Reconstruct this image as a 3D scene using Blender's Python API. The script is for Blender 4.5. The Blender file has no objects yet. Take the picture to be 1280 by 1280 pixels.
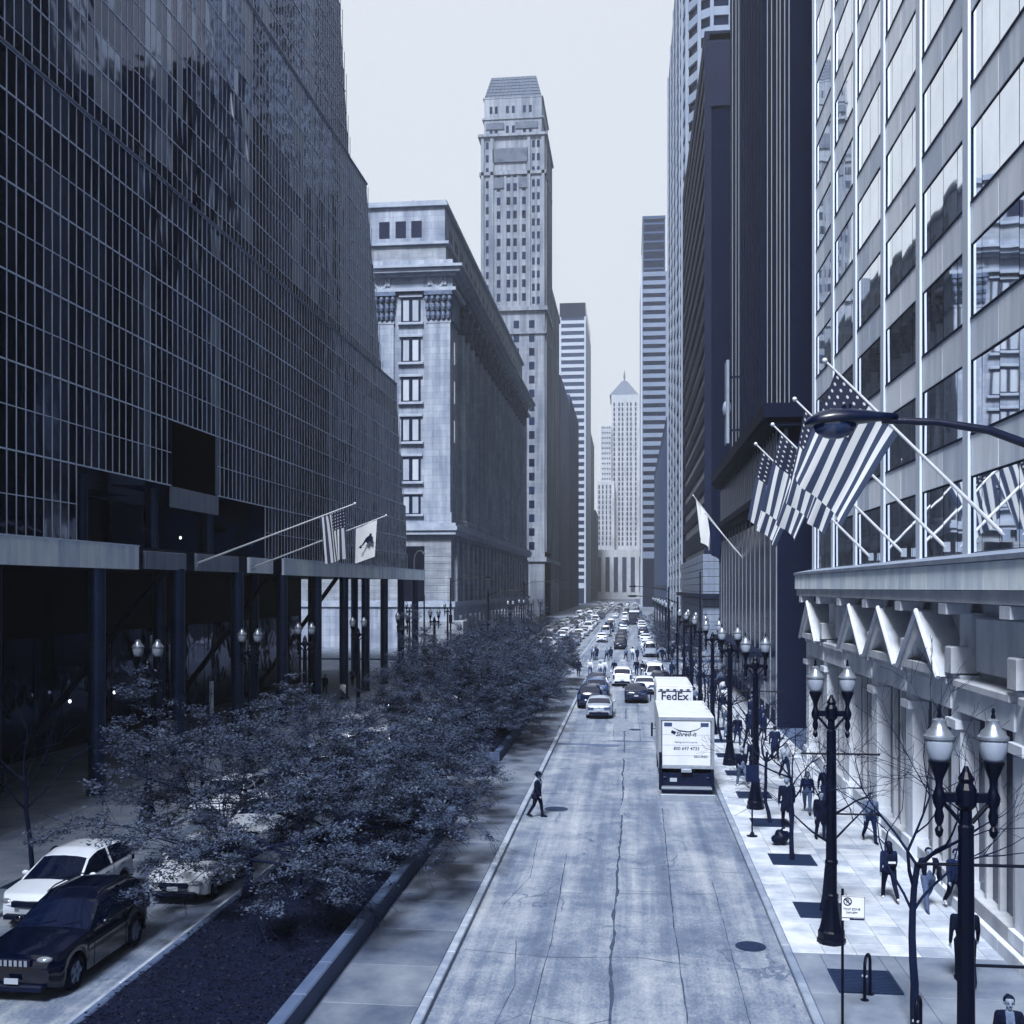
import bpy, math, random
from mathutils import Vector, Matrix, noise
random.seed(7)
PI = math.pi
SC = bpy.context.scene
COL = SC.collection
# ------------------------------------------------------------------ camera
THETA = math.atan(148 / 1330.0)
cam_d = bpy.data.cameras.new('camera')
cam = bpy.data.objects.new('camera', cam_d); COL.objects.link(cam)
cam.location = (0, 0, 9.0)
cam.rotation_euler = (PI / 2, 0, THETA)
cam_d.sensor_width = 36.0
cam_d.lens = 36.0 * 1330 / 1280
cam_d.shift_y = 95 / 1280.0
cam_d.clip_start = 0.1; cam_d.clip_end = 6000
SC.camera = cam
# ------------------------------------------------------------------ sky and sun
SUN_EL, SUN_AZ = math.radians(52), math.radians(192)      # azimuth clockwise from +Y: behind the camera, to the left
w = bpy.data.worlds.new('World'); SC.world = w; w.use_nodes = True
nt = w.node_tree; nt.nodes.clear()
sky = nt.nodes.new('ShaderNodeTexSky'); sky.sky_type = 'NISHITA'; sky.sun_disc = False
sky.sun_elevation = SUN_EL; sky.sun_rotation = SUN_AZ
sky.air_density = 1.0; sky.dust_density = 1.0; sky.ozone_density = 2.0
b1 = nt.nodes.new('ShaderNodeBackground'); b1.inputs[1].default_value = 0.004
b2 = nt.nodes.new('ShaderNodeBackground'); b2.inputs[0].default_value = (0.86, 0.915, 1.0, 1); b2.inputs[1].default_value = 0.385
ad = nt.nodes.new('ShaderNodeAddShader'); wo = nt.nodes.new('ShaderNodeOutputWorld')
nt.links.new(sky.outputs[0], b1.inputs[0]); nt.links.new(b1.outputs[0], ad.inputs[0]); nt.links.new(b2.outputs[0], ad.inputs[1])
nt.links.new(ad.outputs[0], wo.inputs[0])
sl = bpy.data.lights.new('sun', 'SUN'); sl.energy = 4.0; sl.angle = math.radians(14); sl.color = (0.96, 0.975, 1.0)
so = bpy.data.objects.new('sun', sl); COL.objects.link(so)
sd = Vector((math.sin(SUN_AZ) * math.cos(SUN_EL), math.cos(SUN_AZ) * math.cos(SUN_EL), math.sin(SUN_EL)))
so.rotation_euler = sd.to_track_quat('Z', 'Y').to_euler(); so.location = (0, 0, 200)
SC.view_settings.view_transform = 'Standard'; SC.view_settings.look = 'None'
SC.view_settings.exposure = 1.15; SC.view_settings.gamma = 1.0; SC.view_settings.use_curve_mapping = False
SC.cycles.max_bounces = 7; SC.cycles.diffuse_bounces = 3; SC.cycles.glossy_bounces = 4; SC.cycles.volume_bounces = 0
SC.cycles.transparent_max_bounces = 8; SC.cycles.caustics_reflective = False; SC.cycles.caustics_refractive = False
SC.cycles.sample_clamp_indirect = 4.0

# ------------------------------------------------------------------ colour: the whole picture is a navy-toned monochrome
_T = [(0.0, .055, .19), (.012, .085, .235), (.05, .21, .395), (.14, .385, .565), (.35, .64, .765), (.62, .79, .865), (.9, .88, .925), (2, .9, .94)]
def C(a, k=1.7):
    """grey value a -> navy toned colour of the same brightness"""
    L = a * k
    for i in range(len(_T) - 1):
        if L <= _T[i + 1][0]:
            t = (L - _T[i][0]) / (_T[i + 1][0] - _T[i][0])
            r = _T[i][1] + t * (_T[i + 1][1] - _T[i][1]); g = _T[i][2] + t * (_T[i + 1][2] - _T[i][2]); break
    else:
        r, g = _T[-1][1:]
    s = a / (.2126 * r + .7152 * g + .0722)
    return (min(r * s, 1), min(g * s, 1), min(s, 1), 1)
_M = {}
def mat(name, a, rough=.7, var=.12, scale=1.0, metal=0.0, bump=0.0, stretch=(1, 1, 1), spec=None, obj_rand=0.0, detail=5, bscale=None, local=False, tone=1.45, brick=None, streak=0.0):
    """procedural material: noise-varied tone of grey value a, optional bump and per-object tone"""
    if name in _M: return _M[name]
    if spec is None: spec = .35 if a > .1 else .12
    if a < .06 and metal < .65: a *= .45
    if metal < .65: a = a * .5                    # photographic greys to real reflectances
    m = bpy.data.materials.new(name); m.use_nodes = True; n = m.node_tree; L = n.links
    b = n.nodes['Principled BSDF']
    b.inputs['Roughness'].default_value = rough; b.inputs['Metallic'].default_value = metal
    b.inputs['Specular IOR Level'].default_value = spec
    if local:
        src = n.nodes.new('ShaderNodeTexCoord').outputs['Object']
    else:
        src = n.nodes.new('ShaderNodeNewGeometry').outputs['Position']
    mp = n.nodes.new('ShaderNodeMapping'); mp.inputs['Scale'].default_value = stretch
    L.new(src, mp.inputs[0])
    nz = n.nodes.new('ShaderNodeTexNoise'); nz.inputs['Scale'].default_value = scale; nz.inputs['Detail'].default_value = detail
    nz.inputs['Roughness'].default_value = .62
    L.new(mp.outputs[0], nz.inputs['Vector'])
    fac = nz.outputs['Fac']
    if obj_rand:
        oi = n.nodes.new('ShaderNodeObjectInfo')
        ma = n.nodes.new('ShaderNodeMath'); ma.operation = 'MULTIPLY_ADD'; ma.inputs[1].default_value = obj_rand; ma.inputs[2].default_value = -obj_rand / 2
        L.new(oi.outputs['Random'], ma.inputs[0])
        ad = n.nodes.new('ShaderNodeMath'); ad.operation = 'ADD'; L.new(fac, ad.inputs[0]); L.new(ma.outputs[0], ad.inputs[1]); fac = ad.outputs[0]
    cr = n.nodes.new('ShaderNodeValToRGB')
    cr.color_ramp.elements[0].position = .25; cr.color_ramp.elements[1].position = .75
    cr.color_ramp.elements[0].color = C(a * (1 - var), tone); cr.color_ramp.elements[1].color = C(min(a * (1 + var), .95), tone)
    L.new(fac, cr.inputs[0]); colr = cr.outputs[0]
    def mult(colr, f, amt):
        mx = n.nodes.new('ShaderNodeMix'); mx.data_type = 'RGBA'; mx.blend_type = 'MULTIPLY'; mx.inputs['Factor'].default_value = amt
        L.new(colr, mx.inputs['A']); L.new(f, mx.inputs['B']); return mx.outputs['Result']
    if brick or streak:
        sp = n.nodes.new('ShaderNodeSeparateXYZ'); L.new(src, sp.inputs[0])
        su = n.nodes.new('ShaderNodeMath'); su.operation = 'ADD'; L.new(sp.outputs[0], su.inputs[0]); L.new(sp.outputs[1], su.inputs[1])
        cb = n.nodes.new('ShaderNodeCombineXYZ'); L.new(su.outputs[0], cb.inputs[0]); L.new(sp.outputs[2], cb.inputs[1])
    if brick:                                         # courses of masonry too far away to be built stone by stone
        bt = n.nodes.new('ShaderNodeTexBrick'); bt.inputs['Scale'].default_value = 1.0; bt.inputs['Brick Width'].default_value = brick[0]; bt.inputs['Row Height'].default_value = brick[1]
        bt.inputs['Mortar Size'].default_value = brick[2]; bt.inputs['Mortar Smooth'].default_value = .3
        bt.inputs['Color1'].default_value = (1,1,1,1); bt.inputs['Color2'].default_value = (.72,.74,.78,1); bt.inputs['Mortar'].default_value = (.42,.45,.52,1)
        L.new(cb.outputs[0], bt.inputs['Vector']); colr = mult(colr, bt.outputs['Color'], brick[3])
    if streak:                                        # rain streaks and soot
        m2 = n.nodes.new('ShaderNodeMapping'); m2.inputs['Scale'].default_value = (1.1, .06, 1); L.new(cb.outputs[0], m2.inputs[0])
        t2 = n.nodes.new('ShaderNodeTexNoise'); t2.inputs['Scale'].default_value = 1.0; t2.inputs['Detail'].default_value = 6; L.new(m2.outputs[0], t2.inputs['Vector'])
        r2 = n.nodes.new('ShaderNodeValToRGB'); r2.color_ramp.elements[0].position = .36; r2.color_ramp.elements[1].position = .62; r2.color_ramp.elements[0].color = (.45,.48,.55,1); r2.color_ramp.elements[1].color = (1,1,1,1)
        L.new(t2.outputs['Fac'], r2.inputs[0]); colr = mult(colr, r2.outputs[0], streak)
    L.new(colr, b.inputs['Base Color'])
    if bump:
        n2 = n.nodes.new('ShaderNodeTexNoise'); n2.inputs['Scale'].default_value = bscale or scale * 6; n2.inputs['Detail'].default_value = 4
        L.new(mp.outputs[0], n2.inputs['Vector'])
        bp = n.nodes.new('ShaderNodeBump'); bp.inputs['Strength'].default_value = bump; bp.inputs['Distance'].default_value = .03
        L.new(n2.outputs['Fac'], bp.inputs['Height']); L.new(bp.outputs[0], b.inputs['Normal'])
    _M[name] = m
    return m

# ------------------------------------------------------------------ mesh builder and object helpers
class MB:
    def __init__(s): s.v = []; s.f = []; s.m = []
    def add(s, vs, fs, m=0):
        o = len(s.v); s.v += [tuple(p) for p in vs]
        for f in fs: s.f.append(tuple(i + o for i in f)); s.m.append(m)
        return s
    def box(s, x0, x1, y0, y1, z0, z1, m=0):
        return s.add([(x0,y0,z0),(x1,y0,z0),(x1,y1,z0),(x0,y1,z0),(x0,y0,z1),(x1,y0,z1),(x1,y1,z1),(x0,y1,z1)],
                     [(0,3,2,1),(4,5,6,7),(0,1,5,4),(1,2,6,5),(2,3,7,6),(3,0,4,7)], m)
    def bbox(s, x0, x1, y0, y1, z0, z1, b=.01, m=0):
        """box with its top edges bevelled"""
        b = min(b, (x1-x0)*.45, (y1-y0)*.45, (z1-z0)*.9)
        return s.add([(x0,y0,z0),(x1,y0,z0),(x1,y1,z0),(x0,y1,z0),(x0,y0,z1-b),(x1,y0,z1-b),(x1,y1,z1-b),(x0,y1,z1-b),
                      (x0+b,y0+b,z1),(x1-b,y0+b,z1),(x1-b,y1-b,z1),(x0+b,y1-b,z1)],
                     [(0,3,2,1),(0,1,5,4),(1,2,6,5),(2,3,7,6),(3,0,4,7),(4,5,9,8),(5,6,10,9),(6,7,11,10),(7,4,8,11),(8,9,10,11)], m)
    def quad(s, a, b, c, d, m=0): return s.add([a,b,c,d], [(0,1,2,3)], m)
    def prism(s, poly, z0, z1, m=0):
        n = len(poly)
        return s.add([(x,y,z0) for x,y in poly] + [(x,y,z1) for x,y in poly],
                     [tuple(range(n-1,-1,-1)), tuple(range(n,2*n))] + [(i,(i+1)%n,n+(i+1)%n,n+i) for i in range(n)], m)
    def prismx(s, poly, x0, x1, m=0):
        """polygon in (y,z) extruded along x"""
        n = len(poly)
        return s.add([(x0,y,z) for y,z in poly] + [(x1,y,z) for y,z in poly],
                     [tuple(range(n-1,-1,-1)), tuple(range(n,2*n))] + [(i,(i+1)%n,n+(i+1)%n,n+i) for i in range(n)], m)
    def tube(s, pts, rad, n=8, m=0, cap=True):
        pts = [Vector(p) for p in pts]; N = len(pts)
        if not hasattr(rad, '__len__'): rad = [rad]*N
        vs = []; fs = []
        d0 = (pts[1]-pts[0]).normalized()
        up = Vector((0,0,1)) if abs(d0.z) < .9 else Vector((1,0,0))
        u = d0.cross(up).normalized()
        for i, p in enumerate(pts):
            d = (pts[min(i+1,N-1)] - pts[max(i-1,0)]).normalized()
            u = (u - d*u.dot(d)).normalized(); w_ = d.cross(u)
            for k in range(n):
                a = 2*PI*k/n; vs.append(p + (u*math.cos(a) + w_*math.sin(a))*rad[i])
        for i in range(N-1):
            for k in range(n):
                fs.append((i*n+k, i*n+(k+1)%n, (i+1)*n+(k+1)%n, (i+1)*n+k))
        if cap: fs += [tuple(range(n-1,-1,-1)), tuple((N-1)*n+k for k in range(n))]
        return s.add(vs, fs, m)
    def lathe(s, prof, n=14, c=(0,0,0), m=0, flute=0.0):
        vs = []; fs = []; N = len(prof)
        for r, z in prof:
            for k in range(n):
                a = 2*PI*k/n; rr = r*(1 - flute*(k % 2)); vs.append((c[0]+rr*math.cos(a), c[1]+rr*math.sin(a), c[2]+z))
        for i in range(N-1):
            for k in range(n): fs.append((i*n+k, i*n+(k+1)%n, (i+1)*n+(k+1)%n, (i+1)*n+k))
        fs += [tuple(range(n-1,-1,-1)), tuple((N-1)*n+k for k in range(n))]
        return s.add(vs, fs, m)
    def ell(s, c, r, n=12, k=8, m=0, mtx=None):
        vs = []; fs = []
        for i in range(k+1):
            t = PI*i/k
            for j in range(n):
                a = 2*PI*j/n; p = Vector((r[0]*math.sin(t)*math.cos(a), r[1]*math.sin(t)*math.sin(a), r[2]*math.cos(t)))
                if mtx: p = mtx @ p
                vs.append(Vector(c)+p)
        for i in range(k):
            for j in range(n): fs.append((i*n+j, (i+1)*n+j, (i+1)*n+(j+1)%n, i*n+(j+1)%n))
        return s.add(vs, fs, m)
    def mesh(s, name, mats, smooth=False, off=None):
        me = bpy.data.meshes.new(name)
        vs = s.v if off is None else [(x-off[0], y-off[1], z-off[2]) for x,y,z in s.v]
        me.from_pydata(vs, [], s.f)
        if not isinstance(mats, (list, tuple)): mats = [mats]
        for q in mats: me.materials.append(q)
        if any(s.m): me.polygons.foreach_set('material_index', s.m)
        if smooth:
            me.polygons.foreach_set('use_smooth', [True]*len(me.polygons))
            if smooth != 'all': me.set_sharp_from_angle(angle=math.radians(38))
        me.validate(); me.update()
        return me
    def build(s, name, mats, parent=None, smooth=False, local=False, kind=None):
        """link as ONE object; world coordinates unless local"""
        off = tuple(parent_loc(parent)) if (parent is not None and not local) else None
        return link(name, s.mesh(name, mats, smooth, off), parent, kind=kind)
def parent_loc(p):
    v = Vector((0,0,0))
    while p is not None: v += p.location; p = p.parent
    return v
def link(name, me, parent=None, loc=(0,0,0), rot=None, scale=None, kind=None):
    o = bpy.data.objects.new(name, me); COL.objects.link(o); o.location = loc
    if parent is not None: o.parent = parent
    if rot: o.rotation_euler = rot
    if scale: o.scale = scale
    if kind: o['kind'] = kind
    return o
def thing(name, label, cat, loc=(0,0,0), rz=0, group=None, scale=None):
    o = bpy.data.objects.new(name, None); COL.objects.link(o); o.location = loc; o.rotation_euler = (0,0,rz)
    o.empty_display_size = .2
    if scale: o.scale = (scale,)*3 if not hasattr(scale,'__len__') else scale
    return tag(o, label, cat, group)
def tag(o, label, cat, group=None):
    o['label'] = label; o['category'] = cat
    if group: o['group'] = group
    return o
def copy_tree(o, parent=None):
    c = o.copy(); COL.objects.link(c)
    if parent is not None: c.parent = parent
    for ch in o.children: copy_tree(ch, c)
    return c
def dup(root, loc, rz=0, label=None, group=None, scale=None):
    c = copy_tree(root); c.location = loc; c.rotation_euler = (0,0,rz)
    if label: c['label'] = label
    if group: c['group'] = group
    if scale: c.scale = (scale,)*3 if not hasattr(scale,'__len__') else scale
    return c
def text_mesh(body, size, depth=.004, align='CENTER', shear=0, bold=0):
    cu = bpy.data.curves.new('lettering', 'FONT'); cu.body = body; cu.size = size; cu.extrude = depth; cu.align_x = align; cu.align_y = 'CENTER'
    cu.shear = shear; cu.offset = bold; cu.resolution_u = 2
    ob = bpy.data.objects.new('lettering', cu); COL.objects.link(ob)
    bpy.context.view_layer.update()
    me = bpy.data.meshes.new_from_object(ob.evaluated_get(bpy.context.evaluated_depsgraph_get()))
    bpy.data.objects.remove(ob); bpy.data.curves.remove(cu)
    return me
def lerp(a, b, t): return a + (b-a)*t
def ipl(tab, x):
    if x <= tab[0][0]: return tab[0][1]
    for i in range(len(tab)-1):
        if x <= tab[i+1][0]:
            t = (x-tab[i][0])/(tab[i+1][0]-tab[i][0]); return tab[i][1] + t*(tab[i+1][1]-tab[i][1])
    return tab[-1][1]
# ================================================================== GROUND, ROAD, PAVEMENTS
def road_material():
    m = bpy.data.materials.new('worn_road_concrete'); m.use_nodes = True; n = m.node_tree; L = n.links
    b = n.nodes['Principled BSDF']
    g = n.nodes.new('ShaderNodeNewGeometry')
    def noise_(scale, stretch, detail=5, dist=0.0):
        mp = n.nodes.new('ShaderNodeMapping'); mp.inputs['Scale'].default_value = stretch; L.new(g.outputs['Position'], mp.inputs[0])
        t = n.nodes.new('ShaderNodeTexNoise'); t.inputs['Scale'].default_value = scale; t.inputs['Detail'].default_value = detail
        t.inputs['Distortion'].default_value = dist; t.inputs['Roughness'].default_value = .65
        L.new(mp.outputs[0], t.inputs['Vector']); return t.outputs['Fac']
    def rng(x, a, b_, lo=0.0, hi=1.0):
        r = n.nodes.new('ShaderNodeMapRange'); r.inputs[1].default_value = a; r.inputs[2].default_value = b_
        r.inputs[3].default_value = lo; r.inputs[4].default_value = hi; L.new(x, r.inputs[0]); return r.outputs[0]
    def mth(op, x, y):
        q = n.nodes.new('ShaderNodeMath'); q.operation = op
        for i, z in enumerate((x, y)):
            if isinstance(z, float): q.inputs[i].default_value = z
            else: L.new(z, q.inputs[i])
        return q.outputs[0]
    streak = rng(noise_(1.0, (1.1, .04, 1), 4, .25), .28, .74)          # wear running along the lanes
    blot = rng(noise_(.33, (1, 1, 1), 6, .8), .3, .72)                # large stains
    grit = rng(noise_(16, (1, .5, 1), 6), .3, .7)
    mott = rng(noise_(2.6, (1, .7, 1), 8, .4), .32, .7)
    cross = rng(noise_(.9, (.12, 1.6, 1), 4, .5), .35, .7)             # screed bands across
    v = mth('ADD', mth('ADD', mth('MULTIPLY', streak, .46), mth('MULTIPLY', blot, .34)), mth('ADD', mth('MULTIPLY', grit, .22), mth('ADD', mth('MULTIPLY', cross, .05), mth('MULTIPLY', mott, .16))))
    # hairline cracking
    mp = n.nodes.new('ShaderNodeMapping'); mp.inputs['Scale'].default_value = (.5, .33, 1); L.new(g.outputs['Position'], mp.inputs[0])
    dn = n.nodes.new('ShaderNodeTexNoise'); dn.inputs['Scale'].default_value = 2.2; dn.inputs['Detail'].default_value = 5; L.new(mp.outputs[0], dn.inputs['Vector'])
    mx = n.nodes.new('ShaderNodeMix'); mx.data_type = 'RGBA'; mx.blend_type = 'ADD'; mx.inputs['Factor'].default_value = .55
    L.new(mp.outputs[0], mx.inputs['A']); L.new(dn.outputs['Color'], mx.inputs['B'])
    vo = n.nodes.new('ShaderNodeTexVoronoi'); vo.feature = 'DISTANCE_TO_EDGE'; vo.inputs['Scale'].default_value = .8; L.new(mx.outputs['Result'], vo.inputs['Vector'])
    ck = rng(vo.outputs['Distance'], .0, .012, .0, 1.0)
    few = rng(noise_(.22, (1, 1, 1), 2), .56, .66)
    ck = mth('MAXIMUM', ck, mth('SUBTRACT', 1.0, few))
    # oil darkening specks
    ov = rng(noise_(1.6, (1, .5, 1), 4, .3), .66, .76)
    v = mth('SUBTRACT', v, mth('MULTIPLY', ov, .35))
    v = mth('MULTIPLY', v, rng(ck, 0, 1, .55, 1.0))
    cr = n.nodes.new('ShaderNodeValToRGB'); e = cr.color_ramp.elements
    e[0].position = .12; e[0].color = C(.03,1.8); e[1].position = .95; e[1].color = C(.33,1.9)
    q = e.new(.5); q.color = C(.118,1.85)
    L.new(v, cr.inputs[0]); L.new(cr.outputs[0], b.inputs['Base Color'])
    L.new(rng(v, 0, 1, .50, .68), b.inputs['Roughness'])
    bp = n.nodes.new('ShaderNodeBump'); bp.inputs['Strength'].default_value = .35; bp.inputs['Distance'].default_value = .02
    L.new(mth('ADD', mth('MULTIPLY', grit, .4), ck), bp.inputs['Height']); L.new(bp.outputs[0], b.inputs['Normal'])
    return m
M_road = road_material()
M_ground = mat('city_ground', .12, .9, .2, .2)
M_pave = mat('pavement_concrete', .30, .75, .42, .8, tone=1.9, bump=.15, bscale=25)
M_pavej = mat('pavement_joint', .16, .9, .2, 2)
M_slab = mat('paving_slab_stone', .74, .7, .34, 1.4, tone=1.35, bump=.12, bscale=30, obj_rand=.28)
M_conc2 = mat('median_concrete', .21, .7, .6, .7, tone=2.2, stretch=(1, .8, 1), bump=.15, bscale=25, obj_rand=.25)
M_kerb = mat('kerb_stone', .4, .75, .3, 1.5, bump=.2, bscale=20, obj_rand=.3)
M_kerbw = mat('painted_kerb', .52, .7, .35, 2.2, bump=.1, bscale=20, obj_rand=.2)
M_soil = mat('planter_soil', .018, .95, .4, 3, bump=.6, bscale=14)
M_wallst = mat('planter_wall_stone', .13, .75, .3, 1.1, bump=.2, bscale=16, obj_rand=.2)
M_paint = mat('road_paint', .72, .6, .25, 3.5)
M_tar = mat('tar_seal', .10, .7, .4, 5, tone=3)
M_patch = mat('road_patch', .36, .65, .4, 2.5, tone=1.9, bump=.1, bscale=30)
M_patchd = mat('road_patch_dark', .17, .6, .3, 1.4)
M_iron = mat('cast_iron', .065, .5, .3, 12, metal=.5, bump=.3, bscale=40)

def struct(o): o['kind'] = 'structure'; return o
struct(MB().quad((-1500,-300,-.35),(1500,-300,-.35),(1500,2400,-.35),(-1500,2400,-.35)).build('ground', M_ground))
KR, KL = 3.73, -17.1               # right and left kerb lines
rd = MB()
rd.quad((KL,-30,0),(KR,-30,0),(KR,1020,0),(KL,1020,0))
rd.quad((-400,112,0),(KL,112,0),(KL,130,0),(-400,130,0)); rd.quad((KR,112,0),(400,112,0),(400,130,0),(KR,130,0))
rd.quad((-400,288,0),(KL,288,0),(KL,304,0),(-400,304,0)); rd.quad((KR,288,0),(400,288,0),(400,304,0),(KR,304,0))
road = struct(rd.build('road', M_road))

def ribbon(pts, w0, z=.004, jit=.3, seed=0, sub=.35):
    """irregular flat strip along a path (tar seal, crack)"""
    R = random.Random(seed); mb = MB(); P = []
    for (a, b) in zip(pts[:-1], pts[1:]):
        d = math.hypot(b[0]-a[0], b[1]-a[1]); k = max(1, int(d/sub))
        for i in range(k): t = i/k; P.append((a[0]+(b[0]-a[0])*t, a[1]+(b[1]-a[1])*t))
    P.append(pts[-1]); prev = None; wob = 0
    for i, p in enumerate(P):
        q = P[min(i+1, len(P)-1)]; o = P[max(i-1, 0)]
        dx, dy = q[0]-o[0], q[1]-o[1]; l = math.hypot(dx, dy) or 1; nx, ny = -dy/l, dx/l
        wob = wob*.8 + R.uniform(-1, 1)*jit*w0; ww = w0*R.uniform(.25, 1.0)*.5
        c = (p[0]+nx*wob, p[1]+ny*wob); e = ((c[0]-nx*ww, c[1]-ny*ww, z), (c[0]+nx*ww, c[1]+ny*ww, z))
        if prev: mb.quad(prev[0], e[0], e[1], prev[1])
        prev = e
    return mb
def blob(cx, cy, rx, ry, z, seed, n=40, am=.42):
    R = random.Random(seed); ph = [R.uniform(0, 6.28) for _ in range(4)]; vs = []
    for k in range(n):
        a = 2*PI*k/n; s = 1 + am*sum(math.sin(a*(j+2)+ph[j])/(j+1.5) for j in range(4))
        vs.append((cx+rx*s*math.cos(a), cy+ry*s*math.sin(a), z))
    return MB().add(vs, [tuple(range(n))])
# long centre seam, side cracks and transverse joints of the roadway
for i, (pts, w_) in enumerate([([(-.35,15),(-.42,30),(-.30,46),(-.38,62),(-.3,80)], .11), ([(-2.1,18),(-2.0,27),(-2.15,36)], .07),
        ([(1.2,18),(1.15,30),(1.3,44)], .08), ([(2.45,19),(2.5,33)], .05), ([(-4.1,26.2),(-1.9,25.9),(.2,26.1),(1.4,25.7)], .08),
        ([(-.3,31.5),(2.4,31.7)], .05), ([(-.3,34.4),(3.4,34.2)], .06), ([(-4.1,46.5),(-.4,46.3)], .07), ([(-4.1,60),(-1.0,60.6),(1.2,60.2)], .22),
        ([(-4.0,62.5),(.9,63)], .16), ([(-3.4,21),(-2.2,22.4),(-1.0,21.9),(-.4,22.3)], .05), ([(-3.6,30),(-3.1,33),(-3.3,38)], .05),
        ([(-1.0,64),(-1.1,80)], .10), ([(.6,63),(.5,84)], .07), ([(-2.9,20.2),(-2.6,24),(-2.9,27)], .045)]):
    ribbon(pts, w_*(1 if i == 0 else .55), seed=i+3).build('tar_seam', M_tar, road)
for i, (cx, cy, rx, ry, dk) in enumerate([(-2.2,61.2,1.9,.5,1),(-.1,62.8,1.1,.4,1),(-2.4,66,1.6,.6,0),(-1.0,57,1.3,1.1,0),(-3.0,54,.7,1.2,0),(.35,52,.35,2.2,0),
        (-.25,44,.18,1.2,0),(1.9,84,1.2,4,0),(-.6,71,.8,3.2,0),(1.7,76,.7,5,0)]):
    blob(cx, cy, rx, ry, .0028 + .0006*i, 40+i).build('road_patch', M_patchd if dk else M_patch, road)
MB().box(-.15,3.6,31.8,31.802,.0,.0035).build('expansion_joint', M_tar, road)
# zebra bars of the two crossings at the cross street
for yy in (107.0, 131.5):
    for k in range(15):
        x = -16.2 + k*1.36
        if yy < 110 and -11.4 < x < -4.9: continue
        MB().quad((x,yy,.005),(x+.62,yy,.005),(x+.62,yy+2.6,.005),(x,yy+2.6,.005)).build('zebra_bar', M_paint, road)
MB().quad((-4.1,104.2,.005),(3.5,104.2,.005),(3.5,104.7,.005),(-4.1,104.7,.005)).build('stop_line', M_paint, road)
MB().quad((-4.1,134.8,.005),(3.5,134.8,.005),(3.5,135.05,.005),(-4.1,135.05,.005)).build('stop_line', M_paint, road)
MB().quad((-6.55,136,.005),(-6.43,136,.005),(-6.43,520,.005),(-6.55,520,.005)).build('centre_line', M_paint, road)

# ---- right pavement
pr = MB()
pr.box(KR+.18, 40, -30, 108, -.3, .118); pr.box(KR+.18, 40, 134, 1020, -.3, .118)
pav_r = struct(pr.build('pavement', M_pavej))
def kerbs(parent, x0, x1, y0, y1, step, m, z1=.14):
    y = y0
    while y < y1 - .1:
        e = min(y + step, y1); MB().bbox(x0, x1, y+.006, e-.006, -.2, z1, .025).build('kerbstone', m, parent); y = e
kerbs(pav_r, KR, KR+.2, 14, 108, 2.6, M_kerb); kerbs(pav_r, KR, KR+.2, 134, 300, 16, M_kerb)
# stone slabs: one shared mesh, the 290 nearest as slabs, the rest joined
S = .76; slab_me = MB().bbox(.004, S-.004, .004, S-.004, -.02, .022, .008).mesh('paving_slab', M_slab)
cells = []
for j in range(0, 96):
    for i in range(7):
        y = 26.5 + j*S; x = KR + .2 + i*S
        if y + S < 107.5: cells.append((y, x))
GRATES = [24.7, 30.0, 35.5, 41.0, 46.4, 51.8, 57.2, 62.6, 68.0]
def on_grate(x, y): return any(abs(y+S/2-g) < 1.05 and x+S > 4.55 and x < 5.95 for g in GRATES)
rest = MB(); cnt = 0
for (y, x) in cells:
    if on_grate(x, y): continue
    if cnt < 290:
        o = link('paving_slab', slab_me, pav_r, (x, y, .118)); o.rotation_euler = (random.uniform(-.002,.002), random.uniform(-.002,.002), 0); cnt += 1
    else: rest.bbox(x+.004, x+S-.004, y+.004, y+S-.004, .10, .14, .008)
# filler strips of slab round the grates
for g in GRATES[1:]:
    x0, x1 = KR+.2, KR+.2+3*S
    ys = [y for (y, x) in cells if on_grate(x, y)]; ys = [y for y in ys if abs(y+S/2-g) < 1.05]
    if not ys: continue
    ya, yb = min(ys), max(ys)+S
    for (a, b_, c_, d_) in ((x0, x1, ya, g-.72), (x0, x1, g+.72, yb), (x0, 4.56, g-.72, g+.72), (5.92, x1, g-.72, g+.72)):
        if b_-a > .03 and d_-c_ > .03: rest.bbox(a+.004, b_-.004, c_+.004, d_-.004, .10, .14, .008)
rest.build('paving_slabs_far', M_slab, pav_r, kind='stuff')
# plain cast concrete in front of them
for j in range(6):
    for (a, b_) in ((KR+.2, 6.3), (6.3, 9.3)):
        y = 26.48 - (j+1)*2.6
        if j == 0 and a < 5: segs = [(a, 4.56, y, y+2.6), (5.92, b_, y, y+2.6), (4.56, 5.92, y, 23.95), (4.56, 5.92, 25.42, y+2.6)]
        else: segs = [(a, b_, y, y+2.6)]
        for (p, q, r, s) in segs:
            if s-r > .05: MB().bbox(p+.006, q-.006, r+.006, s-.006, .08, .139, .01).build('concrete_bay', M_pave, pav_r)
MB().quad((KR+.2,134,.12),(30,134,.12),(30,600,.12),(KR+.2,600,.12)).build('paved_surface', M_pave, pav_r)

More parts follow.
